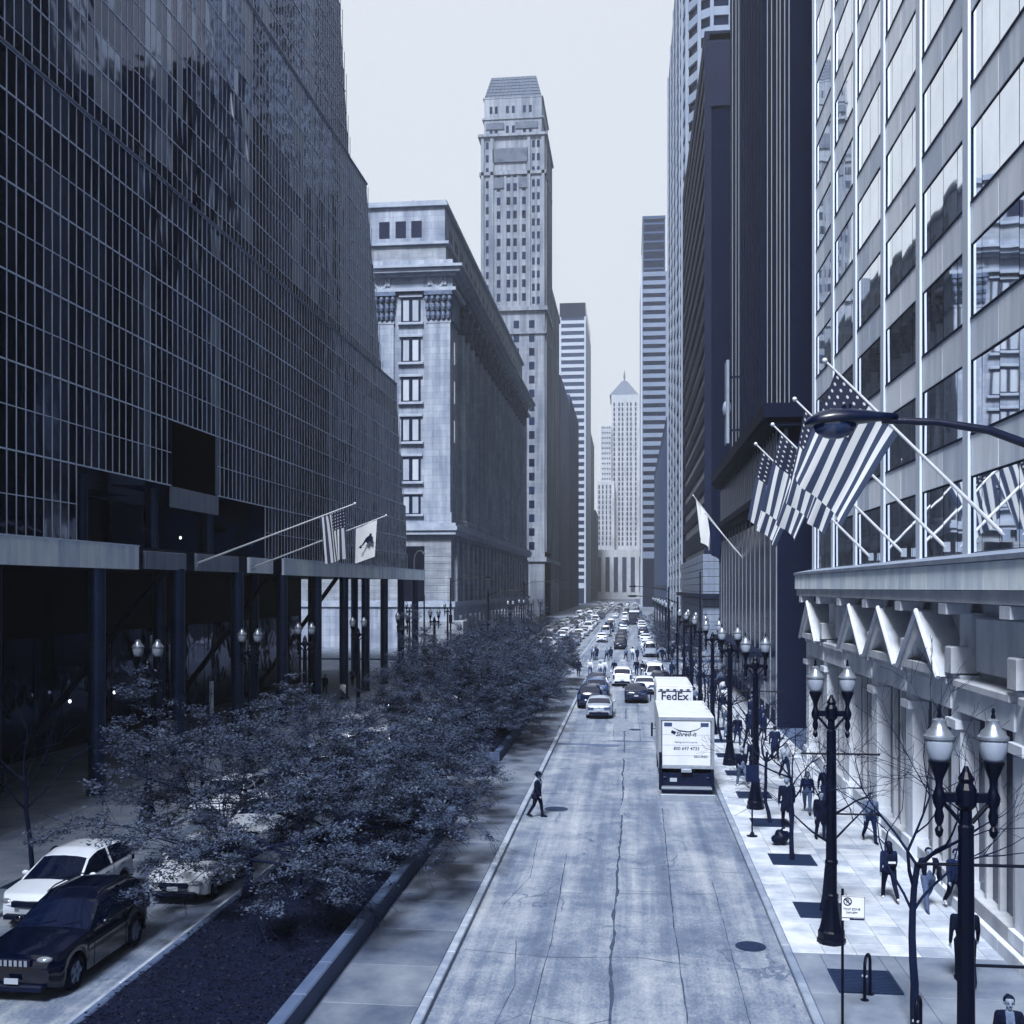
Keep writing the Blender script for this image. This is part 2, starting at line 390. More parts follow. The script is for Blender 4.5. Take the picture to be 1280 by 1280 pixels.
# ---- left pavement and plaza
pl = MB(); pl.box(-70, KL-.2, -30, 112, -.3, .118); pl.box(-70, KL-.2, 131, 1020, -.3, .118)
pav_l = struct(pl.build('pavement', M_pavej)); pav_l.name = 'pavement_opposite'
kerbs(pav_l, KL-.2, KL, 18, 112, 2.6, M_kerb); kerbs(pav_l, KL-.2, KL, 131, 300, 16, M_kerb)
S2 = 1.5
for j in range(16):
    for i in range(9):
        x = KL-.2-(i+1)*S2; y = 26 + j*S2
        MB().bbox(x+.006, x+S2-.006, y+.006, y+S2-.006, .08, .138, .01).build('paving_slab', M_pave, pav_l)
MB().quad((-45,50,.13),(KL-.2,50,.13),(KL-.2,111.8,.13),(-45,111.8,.13)).build('paved_surface', M_pave, pav_l)
MB().quad((-45,131.2,.13),(KL-.2,131.2,.13),(KL-.2,600,.13),(-45,600,.13)).build('paved_surface', M_pave, pav_l)

# ---- median: walk, planters, low walls
md = MB(); md.box(-11.2, -4.45, -30, 105.5, -.3, .11)
med = struct(md.build('median', M_pavej)); med.name = 'median_pavement'
kerbs(med, -4.45, -4.24, 14, 105.5, 2.9, M_kerbw, .15); kerbs(med, -11.42, -11.2, 14, 105.5, 2.9, M_kerbw, .17)
y = 15.0
while y < 105:
    e = min(y + random.uniform(1.9, 2.9), 105.4); MB().bbox(-6.6, -4.46, y+.01, e-.01, .06, .135, .012).build('median_slab', M_conc2, med); y = e
for k in range(4): MB().bbox(-11.19, -6.62, 44.6+k*2.35+.01, 44.6+(k+1)*2.35-.01, .06, .137, .012).build('median_slab', M_conc2, med)
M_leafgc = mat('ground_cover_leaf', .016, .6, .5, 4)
def planter(y0, y1, lab):
    t = thing('planter', lab, 'planter', (-8.9, (y0+y1)/2, .1), group=None)
    y = y0
    while y < y1-.05:
        e = min(y+1.9, y1)
        MB().bbox(-6.98, -6.66, y+.004, e-.004, .1, .60, .03).build('wall_block', M_wallst, t)
        MB().bbox(-11.12, -10.92, y+.004, e-.004, .1, .34, .03).build('wall_block', M_wallst, t); y = e
    MB().bbox(-10.92, -6.98, y0, y0+.3, .1, .58, .03).build('end_wall', M_wallst, t); MB().bbox(-10.92, -6.98, y1-.3, y1, .1, .58, .03).build('end_wall', M_wallst, t)
    so_ = MB(); nx, ny = 8, int((y1-y0)/.8); R = random.Random(int(y0)); vs = []; fs = []
    for j in range(ny+1):
        for i in range(nx+1):
            vs.append((-10.92+3.94*i/nx, y0+.3+(y1-y0-.6)*j/ny, .30+.14*math.sin(PI*i/nx)+R.uniform(-.04,.04)))
    for j in range(ny):
        for i in range(nx): a = j*(nx+1)+i; fs.append((a, a+1, a+nx+2, a+nx+1))
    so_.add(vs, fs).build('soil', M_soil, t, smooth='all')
    gc = MB(); N = int(420*(y1-y0)) if y0 < 40 else int(70*(y1-y0))
    for _ in range(N):
        x = R.uniform(-10.88, -7.02); y = R.uniform(y0+.35, y1-.35); z = .36+.13*math.sin(PI*(x+10.92)/3.94)+R.uniform(-.02,.12)
        s_ = R.uniform(.02,.05); a = R.uniform(0,6.28); tl = R.uniform(-.6,.6); ca, sa = math.cos(a)*s_, math.sin(a)*s_
        gc.quad((x-ca,y-sa,z),(x+sa*.6,y-ca*.6,z-s_*tl),(x+ca,y+sa,z+.01),(x-sa*.6,y+ca*.6,z+s_*tl))
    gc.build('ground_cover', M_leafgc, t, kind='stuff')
    return t
planter(10, 44.4, 'long low stone planter with dark ground cover beside the crossing man')
planter(54.0, 104.6, 'long tree planter running up to the zebra crossing')

# ---- manholes
def manhole(x, y, r, lab):
    t = thing('manhole_cover', lab, 'manhole cover', (x, y, 0.006))
    MB().lathe([(r+.06,0),(r+.06,.008),(r,.008)], 24).build('ring', M_patch if r > .35 else M_iron, t, local=True)
    mb = MB().lathe([(r-.01,.0),(r-.01,.012),(r-.04,.016)], 24)
    for k in range(-3, 4):
        h = math.sqrt(max(r*r-(k*r/4)**2, 0))*.8
        mb.box(k*r/4-.012, k*r/4+.012, -h, h, .014, .021)
    mb.build('lid', M_iron, t, local=True)
manhole(3.0, 27.2, .32, 'dark iron manhole cover near the right kerb'); manhole(-3.0, 43.2, .5, 'large manhole ringed by pale concrete near the crossing man')
manhole(.3, 68, .32, 'worn manhole cover behind the grey sedan')
# ================================================================== GLASS OFFICE BUILDING, LEFT
def glass(name, a, rough=.05, metal=.85, wob=.0, wscale=.6, rnd=.25):
    if name in _M: return _M[name]
    m = mat(name, a, rough, .12, .8, metal=metal, obj_rand=rnd)
    if wob:
        n = m.node_tree; g = n.nodes.new('ShaderNodeNewGeometry'); t = n.nodes.new('ShaderNodeTexNoise'); t.inputs['Scale'].default_value = wscale; t.inputs['Detail'].default_value = 1
        bp = n.nodes.new('ShaderNodeBump'); bp.inputs['Strength'].default_value = wob; bp.inputs['Distance'].default_value = .05
        n.links.new(g.outputs['Position'], t.inputs['Vector']); n.links.new(t.outputs['Fac'], bp.inputs['Height']); n.links.new(bp.outputs[0], n.nodes['Principled BSDF'].inputs['Normal'])
    return m
G_dark = glass('curtain_glass_dark', .022, .05, .9, .35, .9); G_mid = glass('curtain_glass_mid', .13, .08, .85, .35, .9); G_pan = glass('curtain_panel_blue', .42, .3, .3, .2, .9)
M_mull = mat('mullion_aluminium', 1.4, .45, .1, 2, tone=.6)
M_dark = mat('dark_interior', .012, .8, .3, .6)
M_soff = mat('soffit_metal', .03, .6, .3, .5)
M_fasc = mat('fascia_panel', 1.65, .6, .30, 1.0, stretch=(1, 1.6, .35), metal=.1, obj_rand=.3, tone=.6)
M_fascd = mat('fascia_panel_steel', .4, .6, .3, 1.2, stretch=(1, 1.5, .3), obj_rand=.2)
M_colm = mat('column_cladding', .07, .35, .25, .8, metal=.55)
M_roof = mat('roof_membrane', .12, .9, .2, .4)

bA = thing('glass_office_building', 'dark blue glass curtain wall office block stepping back above a columned arcade', 'building', (-30, 70, .12))
PIT, RH = .66, 1.75
TIERS = [(-24.3, 10.95, 30.2, 114.5, 109.0), (-25.2, 30.2, 47.7, 106.5, 100.0), (-26.1, 47.7, 72.2, 97.5, 91.0)]
def in_recess(y, z): return (44.5 < y < 69 and z < 14.3) or (54.2 < y < 60.6 and z < 17.8)
cand = []; mull = MB(); tran = MB(); R = random.Random(5)
for ti, (X, z0, z1, ya, yb) in enumerate(TIERS):
    rows = int(round((z1-z0-.0)/RH))
    # runs of columns share a tone, as blinds and opaque panels do
    ncol = int((ya-26)/PIT)+1; tone = []
    while len(tone) < ncol:
        k = R.choice((1,1,2,2,3,4)); tone += [R.choice((0,0,1,1,2))]*k
    for r in range(rows):
        za, zb = z0+r*RH, z0+(r+1)*RH; yend = lerp(ya, yb, (r+.5)/rows)
        if R.random() < .5:
            for q in range(R.randint(2,8)): tone[R.randrange(ncol)] = R.choice((0,1,2))
        band = (ti == 0 and r in (9,)) or (ti == 1 and r in (0,))
        for c_ in range(ncol):
            y = 26+c_*PIT
            if y+PIT > yend or in_recess(y+PIT/2, za+.5): continue
            tn = tone[c_]
            if band: tn = 0
            elif r % 2 == 0 and tn == 2 and R.random() < .5: tn = 1
            cand.append((y*1.0+ti*14+abs(za-16)*.25, X, y, za, tn))
    for c_ in range(ncol+1):
        y = 26+c_*PIT
        for r in range(rows):
            za, zb = z0+r*RH, z0+(r+1)*RH
            if y < lerp(ya, yb, (r+.5)/rows)+PIT and not (in_recess(y-.1, za+.5) and in_recess(y+.1, za+.5)):
                mull.box(X, X+.055, y-.017, y+.017, za, zb)
    for r in range(rows+1):
        z = z0+r*RH; big = r % 2 == 0; d = .075 if big else .06; h = .06 if big else .035; ye = lerp(ya, yb, r/rows)
        segs = [(26, ye)]
        if ti == 0 and z < 14.4 and r > 0: segs = [(26,44.5),(69,ye)]
        elif ti == 0 and z < 17.9 and r > 0: segs = [(26,54.2),(60.6,ye)]
        elif ti == 0 and r == 0: segs = [(26,44.5),(69,ye)]
        for a, b_ in segs: tran.box(X+.005, X+d, a, b_, z-h/2, z+h/2)
cand.sort(key=lambda c_: c_[0])
GM = [G_dark, G_mid, G_pan]
pane_me = [MB().bbox(-(RH-.05)/2, (RH-.05)/2, -(PIT-.05)/2, (PIT-.05)/2, -.03, 0, .004).mesh('glass_pane', g) for g in GM]   # lies in its own xy-plane
far = MB()
vis = [c_ for c_ in cand if c_[2] > 39.5]
own = set(id(c_) for c_ in vis[:300])
for c_ in cand:
    _, X, y, za, tn = c_
    tx, tz = R.gauss(0,.006), R.gauss(0,.006)
    if 50 < y < 68 and 24 < za < 42 and abs((y-51)*.75-(za-26)) < 5: tx, tz = tx*7, tz*7
    if id(c_) in own:
        o = link('glass_pane', pane_me[tn], bA, (X+.03+30, y+PIT/2-70, za+RH/2-.12)); o.rotation_euler = (tz, PI/2+tx, 0)
    else:
        h, w_ = (RH-.05)/2, (PIT-.05)/2; cy, cz = y+PIT/2, za+RH/2
        far.quad((X+.03-w_*tz-h*tx,cy-w_,cz-h),(X+.03+w_*tz-h*tx,cy+w_,cz-h),(X+.03+w_*tz+h*tx,cy+w_,cz+h),(X+.03-w_*tz+h*tx,cy-w_,cz+h), tn)
far.build('glass_panes_far', GM, bA, kind='stuff')
mull.build('mullions', M_mull, bA, kind='stuff'); tran.build('transoms', M_mull, bA, kind='stuff')
co = MB()
def rake(X, z0, z1, ya, yb, y0=-20, xw=-62):
    co.add([(xw,y0,z0),(X,y0,z0),(X,ya,z0),(xw,ya,z0),(xw,y0,z1),(X,y0,z1),(X,yb,z1),(xw,yb,z1)],
           [(0,3,2,1),(4,5,6,7),(0,1,5,4),(1,2,6,5),(2,3,7,6),(3,0,4,7)])
rake(-28.5, 10.95, 14.45, 114.3, 113.3); rake(-27.5, 14.45, 17.95, 113.3, 112.4); rake(-24.32, 17.95, 30.2, 112.4, 109); rake(-25.22, 30.2, 47.7, 106.5, 100); rake(-26.12, 47.7, 72.3, 97.5, 91)
co.box(-28.5,-24.34,69.2,114,10.95,17.95); co.box(-28.5,-24.34,-20,44.3,10.95,17.95); co.box(-28.5,-24.34,44.3,54,14.47,17.95); co.box(-28.5,-24.34,60.8,69.2,14.47,17.95)
co.build('core_wall', G_dark, bA)
rl = MB(); rl.box(-24.36,-24.2,54.2,60.6,13.3,14.4); rl.build('recess_parapet', M_fascd, bA)
for y in (46.6,54,61.5): MB().lathe([(.3,0),(.3,3.3)], 14, (-25.2,y,10.96)).build('recess_column', M_colm, bA, smooth=True)
ro = MB()
for (X, z, ye) in ((-24.2,30.2,109),(-25.1,47.7,100),(-26,72.3,91)): ro.box(X-.35, X+.05, 26, ye, z+.02, z+.12)
ro.build('parapet', M_fascd, bA)
# arcade: slab, fascia panels, columns, shop wall
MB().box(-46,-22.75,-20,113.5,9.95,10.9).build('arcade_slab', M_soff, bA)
def fascia(y0, y1, X, m, step, z0=9.84, z1=10.9):
    y = y0
    while y < y1-.2:
        e = min(y+step, y1); MB().bbox(X-.16, X, y+.008, e-.008, z0, z1, .02).build('fascia_panel', m, bA); y = e
fascia(28, 46.2, -22.2, M_fasc, 1.62); fascia(47.6, 52.2, -22.55, M_fascd, 1.62, 9.9, 10.75); fascia(53.4, 59.4, -22.5, M_fascd, 1.62, 9.9, 10.8)
fascia(61.0, 65.2, -22.45, M_fasc, 1.62, 9.9, 10.82); fascia(66.6, 114, -22.2, M_fasc, 1.62)
MB().box(-22.2,-22.16,28,46.2,10.88,10.94).build('drip_edge', M_mull, bA); MB().box(-22.2,-22.16,66.6,114,10.88,10.94).build('drip_edge', M_mull, bA)
for y in (46.9,52.8,60.2,65.9): MB().box(-23.2,-22.62,y-.55,y+.55,9.88,10.86).build('fascia_bracket', M_soff, bA)
COLS = [27.5,35.4,43.4,51.6,59.8,67.8,75.6,83,90,97,104.3,111.3]
colme = MB().lathe([(.42,0),(.42,.25),(.36,.27)] + sum([[(.36,z),(.375,z+.01),(.375,z+.05),(.36,z+.06)] for z in (2.1,4.3,6.5,8.7)], []) + [(.36,9.84)], 20).mesh('arcade_column', M_colm, True)
for y in COLS: link('arcade_column', colme, bA, (-22.75+30, y-70, 0))
for y in COLS[::2]: link('arcade_column', colme, bA, (-27.5+30, y-70, 0))
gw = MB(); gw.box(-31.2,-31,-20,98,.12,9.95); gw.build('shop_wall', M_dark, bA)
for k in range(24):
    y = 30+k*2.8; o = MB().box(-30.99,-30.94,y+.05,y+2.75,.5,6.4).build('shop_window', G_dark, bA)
for k in range(4): MB().tube([(-30.6,33+k*17,.4),(-25,38+k*17,9.9)], .18, 6).build('brace', M_soff, bA)
M_lamp = bpy.data.materials.new('lit_lamp'); M_lamp.use_nodes = True; M_lamp.node_tree.nodes['Principled BSDF'].inputs['Emission Color'].default_value = (.9,.95,1,1)
M_lamp.node_tree.nodes['Principled BSDF'].inputs['Emission Strength'].default_value = .9
for (y, z) in ((36.4,4.4),(37.6,4.4),(52.5,3.1),(55.5,3.1),(57.3,3.1),(49.5,11.9),(63,12.1)):
    X = -29 if z < 10 else -27.6
    MB().ell((X,y,z), (.08,.08,.1), 10, 6).build('globe_light', M_lamp, bA, smooth='all')
MB().box(-24.6,-24.5,60.2,60.6,1.6,3.5).build('notice_board', M_fasc, bA)

# ================================================================== CITY HALL (classical stone block)
M_st = mat('granite_pale', .60, .8, .34, .35, tone=1.35, brick=(2.1,.95,.03,.75), streak=.7, stretch=(1,1,.55), bump=.25, bscale=3)
M_st2 = mat('granite_trim', .52, .8, .3, .6, bump=.3, bscale=4)
M_stb = mat('granite_base', .5, .8, .26, .5, tone=2.0, brick=(2.1,1.08,.04,.7), streak=.5, stretch=(1,1,2.2), bump=.25, bscale=3)
M_carv = mat('carved_granite', .20, .85, .5, 1.6, bump=.8, bscale=5)
M_wing = glass('window_glass', .16, .06, .8, .3, .5, .9)
M_frame = mat('window_frame_dark', .035, .5, .2, 3)
M_blind = mat('window_blind', .62, .7, .2, 1.5, stretch=(1,1,.2), obj_rand=.6)
XC, YC = -25.9, 155.0
bB = thing('city_hall', 'pale granite classical civic block with giant side colonnade and attic storey', 'building', (-60, 214, .12))
YE = 273.0
m = MB()
m.box(-95, XC, YC, YE, 0, 6.2)                         # plinth storey
m.box(-95, XC-.5, YC+.5, YE-.5, 6.2, 17)               # base storey
m.box(-95, XC-4.4, YC+1.0, YE-2, 17, 54)               # main body, side wall recessed behind the columns
m.box(-95, XC-.6, YC+.4, YC+7.6, 17.6, 53)              # near corner pavilion
m.box(-95, XC-.6, YE-8, YE-.4, 17.6, 53)
m.box(-95, XC-.2, YC+.2, YE-.2, 52.9, 57.6)              # entablature
m.box(-95, XC-1.6, YC+1.6, YE-2, 57.6, 66.2)           # attic
m.build('wall', M_st, bB)
tr = MB()
for (z0, z1, p) in ((6.2,7.0,.25),(16.9,17.5,.35),(17.5,18.1,.6),(18.1,18.6,.35),(52.9,53.4,.35),(55.1,55.5,.5),(55.5,56.1,1.1),(56.1,56.5,1.5),(60.2,60.6,-.9),(66.0,66.4,-1.15),(66.4,66.8,-1.3)):
    tr.box(-95-p, XC+p, YC-p, YE+p, z0, z1)
tr.build('cornice', M_st2, bB)
# rustication courses of base storey
rc = MB()
for k in range(9): rc.box(-95, XC-.46, YC+.46, YE-.46, 7.25+k*1.08, 7.25+k*1.08+.98)
rc.build('stone_course', M_stb, bB)
for k in range(6):
    wr = MB(); x = -28.4-k*8.5
    for a in range(14):
        t = 2*PI*a/14; wr.ell((x+.85*math.cos(t), YC+.12, 54.3+.85*math.sin(t)), (.26,.2,.26), 6, 4)
    wr.box(x-1.5,x+1.5,YC-.05,YC+.1,55.0,55.35); wr.box(x-1.4,x-1.0,YC-.02,YC+.1,53.8,55.0); wr.box(x+1.0,x+1.4,YC-.02,YC+.1,53.8,55.0)
    wr.build('wreath_relief', M_st2, bB)
fz = MB(); fz.box(-95,XC-1.4,YC+1.35,YE-1.6,57.7,60.1); fz.build('attic_frieze', M_stb, bB)
# pilasters and carved capitals, front and side
def capital(mb, x, y, z, r, h=4.6):
    for lv, (zz, rr, n) in enumerate(((0,1.02,8),(.28,1.12,8),(.55,1.25,8))):
        for k in range(n):
            a = 2*PI*(k+.5*(lv%2))/n
            mb.ell((x+r*rr*math.cos(a), y+r*rr*math.sin(a), z+h*(zz+.16)), (r*.30,r*.30,h*.15), 6, 4)
            mb.ell((x+r*(rr+.16)*math.cos(a), y+r*(rr+.16)*math.sin(a), z+h*(zz+.28)), (r*.16,r*.16,h*.05), 5, 3)
    mb.box(x-r*1.4,x+r*1.4,y-r*1.4,y+r*1.4,z+h*.9,z+h)
pil = MB(); cap = MB(); PX = (-28.2,-36.7,-45.2,-53.7)
for x in PX:
    pil.box(x-1.75,x+1.75,YC+.12,YC+.6,18.6,48.4); pil.box(x-1.95,x+1.95,YC+.05,YC+.6,18.6,20.2)
    for k in range(5): cap.ell((x-1.5+k*.75, YC+.05, 49.3),(.36,.45,.75),6,4); cap.ell((x-1.6+k*.8,YC-.05,50.5),(.38,.5,.7),6,4); cap.ell((x-1.75+k*.87,YC-.2,51.7),(.36,.5,.5),6,4)
    cap.box(x-2.1,x+2.1,YC-.35,YC+.5,52.3,52.9); pil.box(x-1.85,x+1.85,YC+.05,YC+.6,48.2,48.6)
cap.box(XC-1.0,XC-.2,YC+1,YC+7,48.6,52.8)
pil.build('pilaster', M_st, bB); cap.build('carved_capitals', M_carv, bB)
colm = MB().lathe([(1.45,0),(1.45,.7),(1.15,1.0),(1.2,1.2),(1.15,12),(1.0,29.5),(1.1,30)], 24, flute=.06).mesh('column_shaft', M_st, False)
capm = MB(); capital(capm, 0, 0, 0, 1.05); capmm = capm.mesh('column_capital', M_carv)
ys = [YC+10.5+k*5.25 for k in range(19)]
for y in ys:
    o = link('column', colm, bB, (XC-.9+60, y-214, 18.6-.12)); link('column_capital', capmm, o, (0,0,30))
# side windows behind columns
wm = MB(); wm.box(-.05,.05,-1.2,1.2,0,3.4)
swm = wm.mesh('window', M_wing)
for y in ys[:-1]:
    for k in range(6): link('window', swm, bB, (XC-4.4+60, y+2.6-214, 19.5+k*5.7))
pm = MB()
for k in range(22):
    y = YC+3.5+k*5.25
    if y < YE-3: pm.box(XC-.42, XC+.12, y-.9, y+.9, 7.0, 16.0)
pm.build('base_pier', M_st, bB)
om = MB().box(-.03,.03,-1.3,1.3,0,7.6).mesh('window', M_wing)
for k in range(22):
    y = YC+6.1+k*5.25
    if y < YE-4: o = link('window', om, bB, (XC-.44+60, y-214, 7.2))
for k in range(21):
    y = YC+6+k*5.25; MB().box(XC-.05,XC+.03,y-1.1,y+1.1,1.6,4.8).build('window', M_wing, bB)
# front windows: frame, two panes with blinds, sill
WZ = [48.5, 42.6, 36.7, 30.8, 24.9, 20.0]
fr = MB(); fr.box(-1.45,1.45,-.16,.02,-.12,.12); fr.box(-1.45,1.45,-.16,.02,3.28,3.62); fr.box(-1.45,-1.16,-.16,.02,.1,3.3); fr.box(1.16,1.45,-.16,.02,.1,3.3); fr.box(-.26,.26,-.12,.02,.1,3.3)
frm = fr.mesh('window_frame', M_frame)
pnm = MB().box(-.48,.48,-.06,0,0,3.2).mesh('window_pane', M_blind)
sim = MB().bbox(-1.9,1.9,-.45,.05,-.45,-.1,.06).mesh('window_sill', M_st2); hdm = MB().bbox(-1.75,1.75,-.28,.05,3.64,4.0,.05).mesh('window_lintel', M_st2)
for x in (-32.4,-40.9,-49.4):
    for z in WZ:
        h = .8 if z == 20.0 else 1
        o = link('window', frm, bB, (x+60, YC+.36-214, z-.12), scale=(1,1,h)); link('window_pane', pnm, o, (-.7,-.02,.1)); link('window_pane', pnm, o, (.7,-.02,.1)); link('window_sill', sim, o); link('window_lintel', hdm, o)
awm = MB().box(-.8,.8,-.05,0.02,0,2.5).mesh('window', M_frame)
for x in (-31.8,-34.2,-36.7,-43.5,-46,-48.4): link('window', awm, bB, (x+60, YC+1.62-214, 61.3))
asm = MB().box(-.02,.05,-.6,.6,0,2.2).mesh('window', M_frame)
for k in range(20): link('window', asm, bB, (XC-1.62+60, YC+6+k*5.25-214, 61.4)); link('window', asm, bB, (XC-1.62+60, YC+7.6+k*5.25-214, 61.4))
# the tall opening in the front base storey and narrow pavilion windows
MB().box(-33.9,-30.4,YC+.3,YC+.52,7.0,15.2).build('tall_opening', M_dark, bB)
psm = MB().box(-.02,.05,-.55,.55,0,3.4).mesh('window', M_wing)
for z in WZ: link('window', psm, bB, (XC-.6+60, YC+4-214, z))
MB().bbox(XC-8,XC+1.6,YC-1.2,YC+3,.12,4.2,.1).build('stair_block', M_stb, bB)
MB().tube([(-33,160,66.6),(-33,160,68.2)], .12, 6).build('roof_post', M_frame, bB)
# ================================================================== FAR BUILDINGS
M_lt = mat('limestone_tower', .44, .85, .3, .12, tone=2.0, brick=(3,1.4,.05,.5), streak=.8, stretch=(1,1,.5), bump=.2, bscale=2)
M_ltd = mat('limestone_trim', .17, .85, .45, .5, tone=2.6)
M_slate = mat('slate_roof', .13, .7, .3, .4, tone=2.6)
M_wfar = mat('far_window', .05, .25, .5, .3, obj_rand=.7)
# ---- tower with mansard roof behind the city hall
bC = thing('mansard_tower', 'tall pale stone tower with mansard roof rising behind the classical block', 'building', (-36, 335, .12))
X1, X0, Y0, Y1 = -25.8, -45.2, 321.0, 346.0
m = MB(); m.box(X0, X1, Y0, Y1, 0, 146); m.box(X0+.9, X1-.9, Y0+.6, Y1-1, 146, 158)
m.box(-60, X1, Y1, 386, 0, 106); m.box(-60, X1, Y0+2, Y1, 0, 84); m.build('wall', M_lt, bC)
rf = MB(); a, b_, c_, d_ = X0+.9, X1-.9, Y0+.6, Y1-1
rf.add([(a,c_,158.2),(b_,c_,158.2),(b_,d_,158.2),(a,d_,158.2),(a+1.8,c_+3.2,166),(b_-2.0,c_+3.2,166),(b_-2.0,d_-3.2,166),(a+1.8,d_-3.2,166)],
       [(0,1,5,4),(1,2,6,5),(2,3,7,6),(3,0,4,7),(4,5,6,7)])
rf.build('roof', M_slate, bC); rr = MB()
for k in range(14): rr.tube([(lerp(a,b_,(k+.5)/14),c_-.06,158.3),(lerp(a+1.8,b_-2.0,(k+.5)/14),c_+3.1,165.9)], .10, 4)
for k in range(6): z = 159.2+k*1.15; t = (z-158.2)/7.8; rr.tube([(a+1.8*t,c_+3.2*t-.08,z),(b_-2*t,c_+3.2*t-.08,z)], .09, 4)
rr.build('roof_ribs', M_ltd, bC)
pi_ = MB()
for (xa, xb) in ((X0,X0+.9),(X0+2.9,X0+3.9),(X1-5.2,X1-4.3),(X1-.9,X1)): pi_.box(xa, xb, Y0-.5, Y0, 94, 146)
for (xa, xb) in ((X0+7.2,X0+7.7),(X0+9.2,X0+9.6),(X0+11.2,X0+11.7)): pi_.box(xa, xb, Y0-.25, Y0, 94, 134)
for k in range(5): y = Y0+1+k*5.6; pi_.box(X1, X1+.5, y, y+1.2, 20, 146)
for k in range(7): y = Y1+2+k*5.4; pi_.box(X1, X1+.4, y, y+1.1, 12, 106)
pi_.build('pier', M_lt, bC)
cn = MB()
for (z, h, p) in ((93,1.2,.9),(86,.6,.5),(134.4,1.0,.5),(146,.8,.9),(151.6,.5,-.3),(158,.35,-.5)): cn.box(X0-p, X1+p, Y0-p, Y1+p, z, z+h)
MB().box(-60.3, X1+.5, Y1+.2, 386.4, 105, 106.5).build('wing_cornice', M_lt, bC); MB().box(-60, X1+.6, Y0-.6, 386, 17, 18.4).build('base_cornice', M_lt, bC)
cn.build('cornice', M_lt, bC)
for bx in ((X0+3.6,X1-5.0,Y0-.5,Y0-.1,138.2,142.4),(X0+3.9,X0+7,Y0-.3,Y0,130.4,133.6),(X1-8,X1-5.2,Y0-.3,Y0,130.4,133.6),(X0+1.5,X0+7,Y0+.3,Y0+.62,148.6,150.6),(X1-9,X1-2,Y0+.3,Y0+.62,148.6,150.6)): MB().box(*bx).build('balcony_relief', M_ltd, bC)
wme = MB().box(-.55,.55,-.06,.05,0,2.3).mesh('window', M_wfar); wme2 = MB().box(-.42,.42,-.06,.05,0,2.1).mesh('window', M_wfar)
for r in range(10):
    z = 96+r*4.18-.0
    for x in (X0+5.4, X0+8.4, X0+10.4, X0+13.1): link('window', wme, bC, (x+36, Y0-.02-335, z), scale=(1,1,1.0 if r < 9 else .8))
for r in range(13):
    z = 95+r*3.95
    for x in (X0+1.9, X1-3.4, X1-1.9): link('window', wme2, bC, (x+36, Y0-.02-335, z))
for x in (X0+3,X0+4.6,X0+8,X0+9.8,X0+13.2,X0+15): 
    link('window', wme2, bC, (x+36, Y0+.58-335, 153.4)); link('window', wme2, bC, (x+36, Y0+.58-335, 147.4))
for r in range(17):
    for x in (X1-3.9, X1-8.6): link('window', wme, bC, (x+36, Y0-.02-335, 20.5+r*4.2), scale=(1.5,1,1))
swm = MB().box(-.02,.06,-.9,.9,0,2.4).mesh('window', M_wfar)
for r in range(20):
    for k in range(7): link('window', swm, bC, (X1+36, Y1+5.2+k*5.4-335, 20+r*4.2))
for r in range(28):
    for k in range(4): link('window', swm, bC, (X1+36, Y0+4+k*5.6-335, 20+r*4.4))

# ---- generic slab: banded or piered side walls
def slab(name, lab, x0, x1, y0, y1, h, mw, mg, floor=3.8, band=.42, front='band', side='pier', pier=3.0, base=10, roofm=None, crown=0, cat='building', pd=.35, y_near=True):
    t = thing(name, lab, cat, ((x0+x1)/2, (y0+y1)/2, .12))
    MB().box(x0+.3, x1-.3, y0+.3, y1-.3, 0, h-.05).build('glazing', mg, t)
    bd = MB(); nf = int((h-base)/floor)
    for k in range(nf+1):
        z = base+k*floor; z2 = min(z+floor*band, h)
        if z2-z < .1: continue
        if front == 'band': bd.box(x0, x1, y0, y0+.28, z, z2)
        if side == 'band': bd.box(x0, x0+.28, y0+.3, y1, z, z2); bd.box(x1-.28, x1, y0+.3, y1, z, z2)
    if bd.v: bd.build('floor_bands', mw, t, kind='stuff')
    pr_ = MB()
    if side == 'pier':
        y = y0+.1
        while y < y1:
            for X in (x0, x1-.3): pr_.box(X, X+.3, y, y+pier*.45, 0, h)
            y += pier
    if front == 'pier':
        x = x0+.05
        while x < x1-.3: pr_.box(x, min(x+pier*.45,x1-.05), y0, y0+.29, 0, h); x += pier
    if pr_.v: pr_.build('piers', mw, t, kind='stuff')
    for (xa, xb, ya, yb) in ((x0-.02,x0+.9,y0-.02,y0+.9),(x1-.9,x1+.02,y0-.02,y0+.9),(x0-.02,x0+.9,y1-.9,y1+.02),(x1-.9,x1+.02,y1-.9,y1+.02)): MB().box(xa, xb, ya, yb, 0, h).build('corner_pier', mw, t)
    MB().box(x0-.05, x1+.05, y0-.05, y1+.05, h-.9, h+.4).build('parapet', roofm or mw, t)
    MB().box(x0-.04, x1+.04, y0-.04, y1+.04, base-1.2, base+.0).build('base_cornice', mw, t)
    if crown:
        MB().box(x0+1.2, x1-1.2, y0+1.2, y1-1.2, h+.4, h+crown).build('plant_room', roofm or mg, t)
    return t
M_wht = mat('white_spandrel', .62, .7, .1, .1); M_gry = mat('grey_masonry', .20, .8, .25, .08, brick=(2.4,3.8,.2,.6)); M_dkm = mat('dark_masonry', .10, .8, .3, .08)
M_gls = glass('far_dark_glass', .045, .2, .5, 0, 1, .2)
M_gls2 = glass('far_grey_glass', .10, .15, .6, 0, 1, .2)
slab('office_slab', 'slim office slab striped with white floor bands beyond the mansard tower', -41, -25.8, 620, 700, 168, M_wht, M_gls2, 4.25, .45, side='pier', crown=0, roofm=M_gls)
bD = [o for o in SC.objects if o.name == 'office_slab'][0]
lv = MB(); 
for k in range(12): lv.box(-41+k*1.27, -41+k*1.27+.8, 619.8, 620.2, 168.4, 175)
